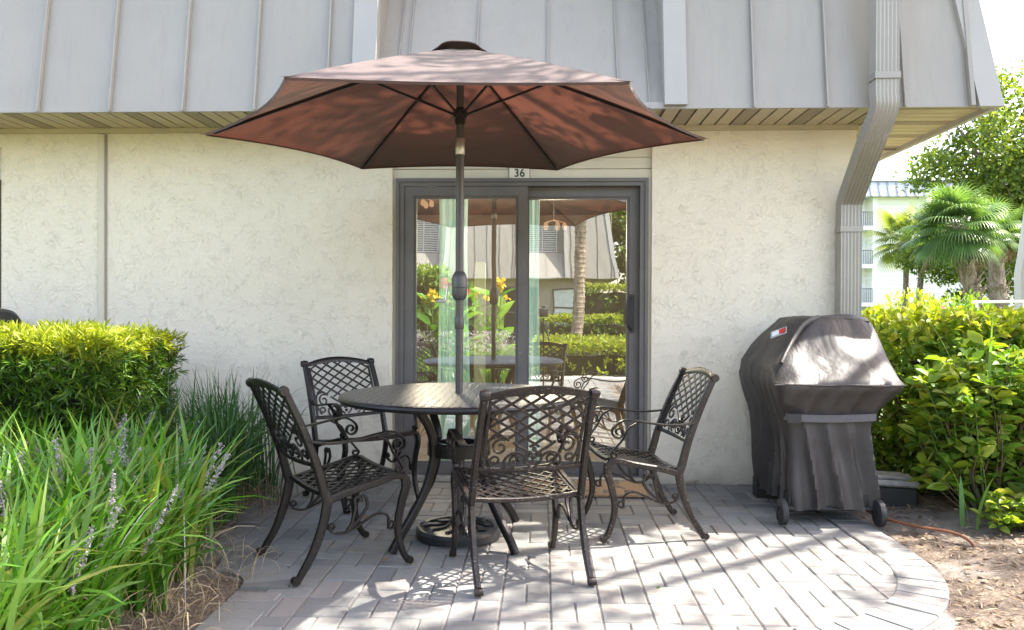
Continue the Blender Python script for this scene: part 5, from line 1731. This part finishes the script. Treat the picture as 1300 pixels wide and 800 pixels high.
def oak(name, base, crown_c, crown_r, n_clump, per, leaf, label, seed, cat='tree', mats=None, zbias=0.0, trunk_r=0.22, ncl_r=0.16):
    root = empty(name, base)
    rr = np.random.default_rng(seed); off = np.array(base)
    lb = LB(); mb = MB()
    C = np.array(crown_c); Rr = np.array(crown_r)
    fork = Vector((base[0] * .8 + crown_c[0] * .2, base[1] * .8 + crown_c[1] * .2, base[2] + (crown_c[2] - base[2]) * 0.45))
    limb(mb, Vector((0, 0, -0.1)), fork - Vector(base), trunk_r, trunk_r * .7, 0.04, seed)
    cent = []
    for i in range(n_clump):
        d = rnd_sphere(1)[0]; r = rr.random() ** 0.45
        c = C + d * r * Rr * rr.uniform(0.8, 1.08)
        cent.append(c)
    cent = np.array(cent)
    mains = cent[:9]
    for i, c in enumerate(mains):
        limb(mb, fork - Vector(base), Vector(c) - Vector(base), trunk_r * .42, 0.03, 0.10, seed + i)
    for i, c in enumerate(cent[9:9 + 60]):
        k = int(np.argmin(np.linalg.norm(mains - c, axis=1)))
        limb(mb, Vector(mains[k]) * .7 + fork * .3 - Vector(base), Vector(c) - Vector(base), trunk_r * .13, 0.008, 0.12, seed + 50 + i)
    for c in cent:
        k = per
        rad = ncl_r * Rr.mean() * rr.uniform(0.6, 1.5)
        P = c + rnd_sphere(k) * (rr.random((k, 1)) ** 0.5) * rad * np.array([1.25, 1.25, 0.75])
        D = rr.normal(size=(k, 3)) + (P - c) / rad * 0.6
        lb.quads(P - off, D, leaf * rr.uniform(0.6, 1.3, k), 0.55, 0)
    lb.build('crown', mats or M['oak'], root)
    mb.build('trunk', M['bark'], root)
    return tag(root, label, cat)

def fan_palm(name, base, top, crown_r, nf, label, seed, trunk_r=0.22, mats=('palm', 'palm_dead'), boots=True, cat='palm tree'):
    root = empty(name, base)
    rr = np.random.default_rng(seed); B = Vector(base); Tp = Vector(top) - B
    mb = MB()
    path = crom([(0, 0, -0.1), tuple(Tp * 0.35 + Vector((0.06, 0, 0))), tuple(Tp * 0.7 + Vector((0.05, 0, 0))), tuple(Tp)], 8)
    mb.tube(path, lambda u: trunk_r * (1.0 - 0.12 * u), n=14)
    if boots:
        L = len(path)
        for i in range(150):
            u = rr.random() * 0.98 + 0.02; k = u * (L - 1); i0 = int(min(L - 2, k)); p = path[i0].lerp(path[i0 + 1], k - i0)
            a = rr.uniform(0, 2 * PI); d = Vector((math.cos(a), math.sin(a), 0))
            s_ = Vector((-d.y, d.x, 0))
            mb.sweep([p + d * trunk_r * .85, p + d * (trunk_r * 1.15) + Vector((0, 0, .09)), p + d * (trunk_r * 1.5) + Vector((0, 0, .20))], s_, lambda u: 0.13 * (1 - .55 * u), 0.03, n=4)
    else:
        for i in range(int(Tp.length / 0.12)):
            u = (i + .5) * 0.12 / Tp.length; k = u * (len(path) - 1); i0 = int(min(len(path) - 2, k)); p = path[i0].lerp(path[i0 + 1], k - i0)
            mb.lathe([(trunk_r * .9, -0.03), (trunk_r * 1.035, -.02), (trunk_r * 1.035, .01), (trunk_r * .9, .03)], tuple(p), 14)
    mb.build('trunk', M['palmbark'], root)
    lb = LB(); st = MB()
    for i in range(nf):
        az = i * 2.399 + rr.normal() * .15
        el = math.radians(80 - 130 * (i / nf) ** 0.9)
        d = Vector((math.cos(az) * math.cos(el), math.sin(az) * math.cos(el), math.sin(el)))
        pl_ = crown_r * rr.uniform(0.38, 0.52)
        c = Tp + d * pl_ + Vector((0, 0, -0.12 * pl_))
        st.tube(crom([tuple(Tp), tuple(Tp + d * pl_ * .5 + Vector((0, 0, .04))), tuple(c)], 3), 0.014, n=4)
        s_ = d.cross(Vector((0, 0, 1)))
        if s_.length < .1: s_ = Vector((1, 0, 0))
        s_.normalize(); up = s_.cross(d)
        nl = 34
        ang = np.linspace(-1.9, 1.9, nl)
        L_ = crown_r * 0.62 * (1 - 0.22 * (np.abs(ang) / 1.9) ** 2) * rr.uniform(.85, 1.1)
        dead = 1 if el < math.radians(-42) and rr.random() < .65 else 0
        segs = 5
        dirs = np.array([list(d * math.cos(a) + s_ * math.sin(a) + up * 0.12) for a in ang])
        wv = np.cross(dirs, np.array(up)); wv /= np.linalg.norm(wv, axis=1, keepdims=True)
        p = np.repeat(np.array(c)[None], nl, 0)
        rows = []
        for q in range(segs + 1):
            u = q / segs
            w = 0.0165 * crown_r * (0.6 + 1.2 * u if u < 0.45 else 1.14 * (1 - (u - .45) / .55) + 0.02)
            fz = np.array([0, 0, 0.012 * crown_r]) * (1 if q % 2 else 1)
            rows.append(p - wv * w); rows.append(p + wv * w)
            dirs = dirs + np.array([0, 0, -1]) * (0.12 + 0.75 * u * u) * (1.3 if dead else 1)
            dirs /= np.linalg.norm(dirs, axis=1, keepdims=True)
            p = p + dirs * (L_ / segs)[:, None]
        V = np.stack(rows, 1); kk = 2 * (segs + 1)
        F = np.array([(2 * j, 2 * j + 1, 2 * j + 3, 2 * j + 2) for j in range(segs)])
        lb.add(V.reshape(-1, 3), (F[None] + (np.arange(nl) * kk)[:, None, None]).reshape(-1, 4), dead)
    lb.build('crown', [M[mats[0]], M[mats[1]]], root)
    st.build('leaf_stalks', M['stem'], root)
    return tag(root, label, cat)

# background at the right
def at(px, py, Y):   # pixel of the photo to a point at depth Y (level camera, vanishing point 690,395)
    u = (px - 650) / 990; th = math.atan(40 / 990); c, s = math.cos(th), math.sin(th)
    k = Y / (u * s + c)
    return ((u * c - s) * k, Y, 1.18 + (395 - py) / 990 * k)
p = at(1250, 385, 24); q = at(1212, 285, 24)
fan_palm('cabbage_palm', (p[0], 24, 0.0), q, 1.65, 44, 'stout fan palm with leaning shaggy trunk in front of the white building', 3, 0.24)
p = at(1271, 385, 27); q = at(1258, 290, 27)
fan_palm('cabbage_palm', (p[0], 27, 0.0), q, 1.35, 22, 'upright fan palm half hidden by the leafy tree, right of the leaning one', 8, 0.26)
p = at(1146, 380, 40); q = at(1150, 300, 40)
fan_palm('slim_palm', (p[0], 40, 0.0), (q[0], 40, q[2]), 2.2, 22, 'slender straight palm trunk nearest the balconies of the white building', 5, 0.14, ('palm_y', 'palm_dead'), boots=False)
p = at(1160, 380, 38); q = at(1172, 300, 38)
fan_palm('slim_palm', (p[0], 38, 0.0), (q[0], 38, q[2]), 2.0, 20, 'slender leaning palm trunk between the balconies and the stout palm', 6, 0.14, ('palm_y', 'palm_dead'), boots=False)
oak('leafy_tree', (19.8, 31, 0), at(1330, 222, 31), (5.2, 3.2, 4.4), 270, 190, 0.20, 'large loose-crowned green tree rising behind the palms at the right edge', 12, trunk_r=0.35)
oak('leafy_tree', (24, 36, 0), (20.0, 36, 4.2), (3.6, 2.5, 2.9), 120, 190, 0.20, 'lower leafy tree between the two stout palms and the white building', 15, trunk_r=0.3)
for (px, Y, r, mt, lab) in ((1155, 14, .55, 'vibur', 'yellowish bush showing over the hedge near the downspout'), (1222, 15, .55, 'broad', 'green bush showing over the hedge under the leaning palm'), (1180, 19, .5, 'vibur', 'small pale bush over the hedge left of the palm trunks')):
    c = at(px, 378, Y)
    root = empty('bush', (c[0], Y, 0)); rr1 = np.random.default_rng(int(px)); lb = LB(); k = 1500
    P = rnd_sphere(k) * (rr1.random((k, 1)) ** .4) * np.array([r * 1.2, r, 0.75]) + np.array([0, 0, c[2] * .5 + .10])
    lb.leaves(P, P - np.array([0, 0, .3]) + rr1.normal(size=(k, 3)) * .4, 0.10 * rr1.uniform(.6, 1.3, k), .4, 0)
    k2 = 9; P = rnd_sphere(k2) * np.array([r, r, .5]) + np.array([0, 0, c[2] * .5 + .35]); lb.leaves(P, rr1.normal(size=(k2, 3)), .09, .8, 1)
    lb.build('foliage', [M[mt], M['rflower']], root)
    m = MB(); 
    for k in range(6): m.tube([(0, 0, 0), (random.uniform(-.3, .3), random.uniform(-.3, .3), .9)], .012, n=4)
    m.build('stems', M['twig'], root)
    tag(root, lab, 'bush')

# white three-storey building
def far_building():
    X0, X1 = 23.6, 38.0; Y0, Y1 = 57.0, 76.0
    root = empty('apartment_building', (X0, Y0, 0))
    o = Vector((X0, Y0, 0))
    def L(m, nm, mats, par=root, **k):
        m.v = [tuple(Vector(v) - o) for v in m.v]; return m.build(nm, mats, par, **k)
    m = MB(); m.box((X0, Y0, -0.5), (X1, Y1, 9.45)); L(m, 'wall', M['whitesiding'])
    m = MB(); m.box((X0 - 0.02, Y0 - .03, -0.5), (X0 + 0.28, Y0 - .002, 9.44)); L(m, 'corner_board', M['whitewall'])
    # recessed balcony bay on the left
    bx = X0 - 1.6
    m = MB(); m.box((bx, Y0 + 1.2, -0.5), (X0 - .002, Y1, 9.45)); L(m, 'balcony_wall', M['whitewall'])
    for fz in (1.9, 4.65, 7.4):
        m = MB(); m.box((bx, Y0 - 0.1, fz - 0.28), (X0 - .003, Y0 + 1.198, fz)); s_ = L(m, 'balcony', M['whitewall'])
        r = MB(); r.tube([(bx, Y0 - .05, fz + 1.0), (X0 - .05, Y0 - .05, fz + 1.0)], .03, n=4)
        k = bx
        while k < X0: r.tube([(k, Y0 - .05, fz), (k, Y0 - .05, fz + 1.0)], .02, n=4); k += 0.13
        L(r, 'railing', M['darkmetal'], s_)
        d = MB(); d.box((bx + .35, Y0 + 1.15, fz + 0.02), (bx + .75, Y0 + 1.198, fz + 2.0)); L(d, 'door', M['ribroof'], s_)
        for dx in (0.95, 1.2):
            l = MB(); l.box((bx + dx, Y0 + 1.12, fz + 1.55), (bx + dx + .08, Y0 + 1.196, fz + 1.75)); L(l, 'wall_lamp', M['darkmetal'], s_)
    # mansard
    m = MB(); a, b, c, d = bx - .5, X1 + .5, Y0 - .6, Y1 + .5
    z0, z1 = 9.45, 10.55; s_ = .38
    m.add([(a, c, z0), (b, c, z0), (b, d, z0), (a, d, z0), (a + s_, c + s_, z1), (b - s_, c + s_, z1), (b - s_, d - s_, z1), (a + s_, d - s_, z1)],
          [(0, 1, 5, 4), (1, 2, 6, 5), (2, 3, 7, 6), (3, 0, 4, 7), (4, 5, 6, 7), (3, 2, 1, 0)])
    rf = L(m, 'roof', M['ribroof'])
    r = MB(); k = a + .5
    while k < b - .4: r.sweep([(k, c - .02, z0), (k, c + s_ - .02, z1)], (1, 0, 0), 0.14, .08, n=4); k += 0.62
    r.box((a + s_ - .05, c + s_ - .1, z1 - .02), (b - s_ + .05, c + s_ + .1, z1 + .08))
    L(r, 'roof_battens', M['darkroof'], rf)
    tag(root, 'white three storey building with balconies and metal roof edge, far right behind palms', 'building')
far_building()

# pale roof corner of a pavilion at the right edge and a white rail
pv = empty('pavilion', (13.2, 17.0, 0))
m = MB()
xa = at(1287, 345, 17)[0] - 13.2; zb = at(1287, 345, 17)[2]; xt = at(1301, 258, 17)[0] - 13.2; zt = at(1301, 250, 17)[2]
prof = [(xa + .02, zb - 0.9), (xa, zb), (xa + .06, zb + .35), (xt, zt), (xt + .35, zt + .9)]
vs = [(x, 0, z) for x, z in prof] + [(3.0, 0, z) for x, z in prof] + [(x + 3.2, 4.0, z) for x, z in prof] + [(6.5, 4.0, z) for x, z in prof]
fs = []
for i in range(4): fs += [(i, 5 + i, 6 + i, i + 1), (10 + i, i, i + 1, 11 + i)]
m.add(vs, fs); m.build('roof', M['mansard'], pv)
m = MB()
m.sweep([(x + .05, -.03, z) for x, z in prof], (0, 1, 0), 0.05, 0.14, n=4); m.build('edge_trim', M['trim'], pv)
m = MB(); m.box((xa + 3.3, .2, -.1), (6.0, 3.8, zb - .9)); m.build('wall', M['whitewall'], pv)
tag(pv, 'pale curved metal roof corner cut off by the right edge of the photo', 'pavilion')
m = MB(); m.tube([at(1235, 381, 13), at(1300, 380, 13), at(1400, 379, 13)], .025, n=6)
for px in (1240, 1300, 1360, 1398):
    a_ = at(px, 380, 13); m.tube([(a_[0], 13, 0), a_], .02, n=6)
tag(m.build('railing', M['whitewall']), 'low white metal railing beyond the right hedge', 'railing')

# out-of-view oak, added with a crown shaped to dapple the sunlight
def shade_oak():
    base = (8.2, 9.0, 0.0)
    root = empty('shade_tree', base)
    rr = np.random.default_rng(77); off = np.array(base)
    lb = LB(); mb = MB()
    fork = Vector((-0.3, -1.4, 5.9))
    limb(mb, Vector((0, 0, -.1)), fork, .28, .2, .03, 1)
    cl = []
    tries = 0
    while len(cl) < CLN and tries < 6000:
        tries += 1
        g = (rr.uniform(-4.4, 4.6), rr.uniform(0.2, 5.6))      # where the clump's shade lands on the paving
        h = rr.uniform(6.0, 8.3)
        c = np.array([g[0] + SX * h, g[1] + SY * h, h])
        # openings left in the crown where sun should reach the ground
        op = 0.0
        for (ax, ay, bx_, by_, w) in SUN_GAPS:
            d = math.hypot((g[0] - ax) / bx_, (g[1] - ay) / by_)
            op = max(op, w * max(0.0, 1.15 - d))
        if rr.random() < op: continue
        cl.append(c)
    cl = np.array(cl)
    mains = cl[:12]
    for i, c in enumerate(mains): limb(mb, fork, Vector(c - off), .075, .02, .08, 30 + i)
    for i, c in enumerate(cl[12:]):
        k = int(np.argmin(np.linalg.norm(mains - c, axis=1)))
        limb(mb, Vector(mains[k] - off), Vector(c - off), .018, .004, .10, 90 + i)
    for c in cl:
        k = 105; rad = rr.uniform(.26, .46)
        P = c + rnd_sphere(k) * (rr.random((k, 1)) ** .5) * rad * np.array([1.3, 1.0, .5])
        lb.quads(P - off, rr.normal(size=(k, 3)) * [1, 1, .5], .085 * rr.uniform(.6, 1.3, k), .5, 0)
    lb.build('crown', M['oak'], root); mb.build('trunk', M['bark'], root)
    tag(root, 'oak standing beyond the right edge, its unseen crown shaped to dapple the patio', 'tree')
CLN = 300
SUN_GAPS = [(1.25, 3.5, 1.0, 0.36, 1.0), (0.72, 3.85, 0.45, 0.22, 1.0), (2.3, 2.9, 1.0, 0.75, 1.0), (-0.4, 2.75, 1.1, 0.32, 0.8), (-3.3, 4.0, 1.0, 0.6, 0.95), (-2.3, 3.0, 0.9, 0.30, 0.7), (-3.4, 2.8, .6, .5, .8), (2.0, 4.6, 0.8, 0.6, 0.95), (3.2, 4.3, 0.9, 1.2, 0.8), (1.05, 4.35, 0.75, 0.42, 1.0)]  # spots to stay sunlit, kept thin of leaf clumps
shade_oak()

# ------------------------------------------------------------------ behind the photographer (mirrored in the door glass)
tag(sheet('path', -6, 6, -8.0, -1.6, -0.066, M['concrete']), kind='structure')
box_hedge('low_hedge', -0.15, 4.6, -6.6, -4.0, -0.05, 0.56, 2600, .09, .5, 8, [M['vibur'], M['vibur']], 'rounded yellow-green shrub bed behind the photographer, mirrored in the right door panel', 'hedge', 31, spread=.9, skin=.2, core_in=.25)
box_hedge('square_hedge', 0.0, 6, -14.0, -12.6, -0.05, 0.95, 1500, .12, .4, 8, [M['podocarp'], M['vibur']], 'low clipped hedge in front of the opposite building, mirrored in the door', 'hedge', 32, spread=.8, core_in=.2)
box_hedge('square_hedge', 1.2, 6, -16.2, -15.0, -0.05, 2.0, 1500, .12, .4, 8, [M['podocarp'], M['vibur']], 'tall clipped hedge in front of the opposite building, mirrored in the door', 'hedge', 33, spread=.8, core_in=.2)
fan_palm('cabbage_palm', (0.82, -9.2, 0), (0.95, -9.2, 6.2), 2.0, 24, 'tall straight palm behind the photographer, its trunk mirrored in the right door panel', 41, .15, boots=False)
oak('leafy_tree', (6.6, -21, 0), (5.2, -21, 4.6), (3.2, 2.5, 3.8), 120, 170, .22, 'bright green tree beside the opposite building, mirrored in the door', 43)
def canna(x, y, h, k, col, label, seed):
    root = empty('flowering_plant', (x, y, -.05)); rr = np.random.default_rng(seed); lb = LB(); mb = MB()
    for s in range(k):
        a = rr.uniform(0, 2 * PI); r = rr.uniform(0, .35)
        bx_, by_ = r * math.cos(a), r * math.sin(a); hh = h * rr.uniform(.75, 1.05)
        path = crom([(bx_, by_, 0), (bx_ * 1.1, by_ * 1.1, hh * .5), (bx_ * 1.3, by_ * 1.3, hh)], 3); mb.tube(path, .009, n=4)
        n_ = 7; t = np.linspace(.12, .85, n_); az = rr.uniform(0, 2 * PI, n_)
        P = np.stack([bx_ * (1 + .3 * t), by_ * (1 + .3 * t), hh * t], 1)
        lb.leaves(P, np.stack([np.cos(az), np.sin(az), rr.uniform(.5, 1.3, n_)], 1), rr.uniform(.35, .6, n_), .36, 0, droop=.25)
        n_ = 16; P = np.repeat([[bx_ * 1.3, by_ * 1.3, hh]], n_, 0) + rr.normal(size=(n_, 3)) * .035
        lb.leaves(P, rr.normal(size=(n_, 3)), .11, .7, 1)
    lb.build('foliage', [M['strap_leaf'], M[col]], root); mb.build('stems', M['stem'], root)
    tag(root, label, 'flowering plant')
canna(-2.05, -2.9, 1.75, 5, 'yflower', 'tall yellow-flowered plant mirrored at the left of the door', 1)
canna(-1.45, -2.7, 1.65, 6, 'rflower', 'tall red-flowered plant mirrored behind the umbrella pole', 2)
canna(-0.85, -3.0, 1.75, 5, 'yflower', 'tall yellow-flowered plant mirrored near the middle of the door', 3)
box_hedge('leafy_bush', -4.0, -1.9, -4.6, -3.2, -.05, 1.9, 1300, .14, .4, 7, [M['podocarp'], M['broad']], 'large dark leafy bush mirrored at the door\'s left edge', 'bush', 35, spread=.9, skin=.3, core_in=.3)
lb = LB(); rr = np.random.default_rng(8)
for i in range(60):
    x = rr.uniform(-3.0, -.2); y = rr.uniform(-2.6, -1.8); k = 26
    lb.blades(np.stack([x + rr.normal(size=k) * .04, y + rr.normal(size=k) * .04, np.full(k, -.05)], 1), rr.uniform(0, 2 * PI, k), rr.uniform(.35, .6, k), rr.uniform(.2, .9, k), np.full(k, .014), 5, 0)
    P = np.stack([x + rr.normal(size=50) * .05, y + rr.normal(size=50) * .02, rr.uniform(.5, .85, 50)], 1); lb.leaves(P, rr.normal(size=(50, 3)), .022, .8, 1)
tag(lb.build('flower_border', [M['strap_leaf'], M['lilac']]), 'purple-flowered grassy border behind the photographer, mirrored in the left glass', 'border', kind='stuff')
# tripod and camera that took the picture (seen in the glass)
tp = empty('camera_tripod', (0, -0.22, 0))
for k in range(3):
    a = math.radians(90 + 120 * k + 60); m = MB(); m.tube([(0.03 * math.cos(a), .03 * math.sin(a), 1.0), (.30 * math.cos(a), .22 * math.sin(a), -0.004)], .012, n=8); m.build('leg', M['ink'], tp)
m = MB(); m.tube([(0, 0, .8), (0, 0, 1.09)], .014); m.lathe([(.03, .97), (.04, .98), (.04, 1.02), (.03, 1.03)], (0, 0, 0), 14); m.build('centre_column', M['ink'], tp)
m = MB(); m.box((-.07, -.04, 1.10), (.07, .04, 1.22), ch=.012); m.box((-.03, -.03, 1.221), (.03, .03, 1.25), ch=.006); m.lathe([(.035, .041), (.04, .06), (.04, .12), (.036, .125)], (0, 0, 1.17), 20, axis='y'); m.build('camera_body', M['ink'], tp)
tag(tp, 'black camera on a tripod, seen only as a reflection in the right glass', 'tripod')

# ------------------------------------------------------------------ light
w = bpy.data.worlds.new('World'); scene.world = w; w.use_nodes = True
nt = w.node_tree; nt.nodes.clear()
sky = nt.nodes.new('ShaderNodeTexSky'); sky.sky_type = 'NISHITA'; sky.sun_disc = False
sky.sun_elevation = math.asin(SUN.z); sky.sun_rotation = math.atan2(SUN.x, SUN.y)
sky.altitude = 0; sky.air_density = 1.0; sky.dust_density = 2.0; sky.ozone_density = 1.0
bg = nt.nodes.new('ShaderNodeBackground'); bg.inputs[1].default_value = 0.15
o_ = nt.nodes.new('ShaderNodeOutputWorld')
nt.links.new(mixc(nt, 1.0, sky.outputs[0], (1.11, 0.955, 0.85), 'MULTIPLY'), bg.inputs[0]); nt.links.new(bg.outputs[0], o_.inputs[0])
sd = bpy.data.lights.new('sun', 'SUN'); sd.energy = 3.7; sd.angle = math.radians(0.53); sd.color = (1.0, 0.95, 0.87)
so = bpy.data.objects.new('sun', sd); COL.objects.link(so)
so.rotation_euler = SUN.to_track_quat('Z', 'Y').to_euler(); so.location = (8, 6, 20)

vs_ = scene.view_settings
vs_.view_transform = 'Standard'; vs_.look = 'None'; vs_.gamma = 1; vs_.use_curve_mapping = False
vs_.exposure = 2.68
scene.render.film_transparent = False
scene.cycles.max_bounces = 8; scene.cycles.diffuse_bounces = 4; scene.cycles.glossy_bounces = 4; scene.cycles.transparent_max_bounces = 8
scene.cycles.sample_clamp_indirect = 8
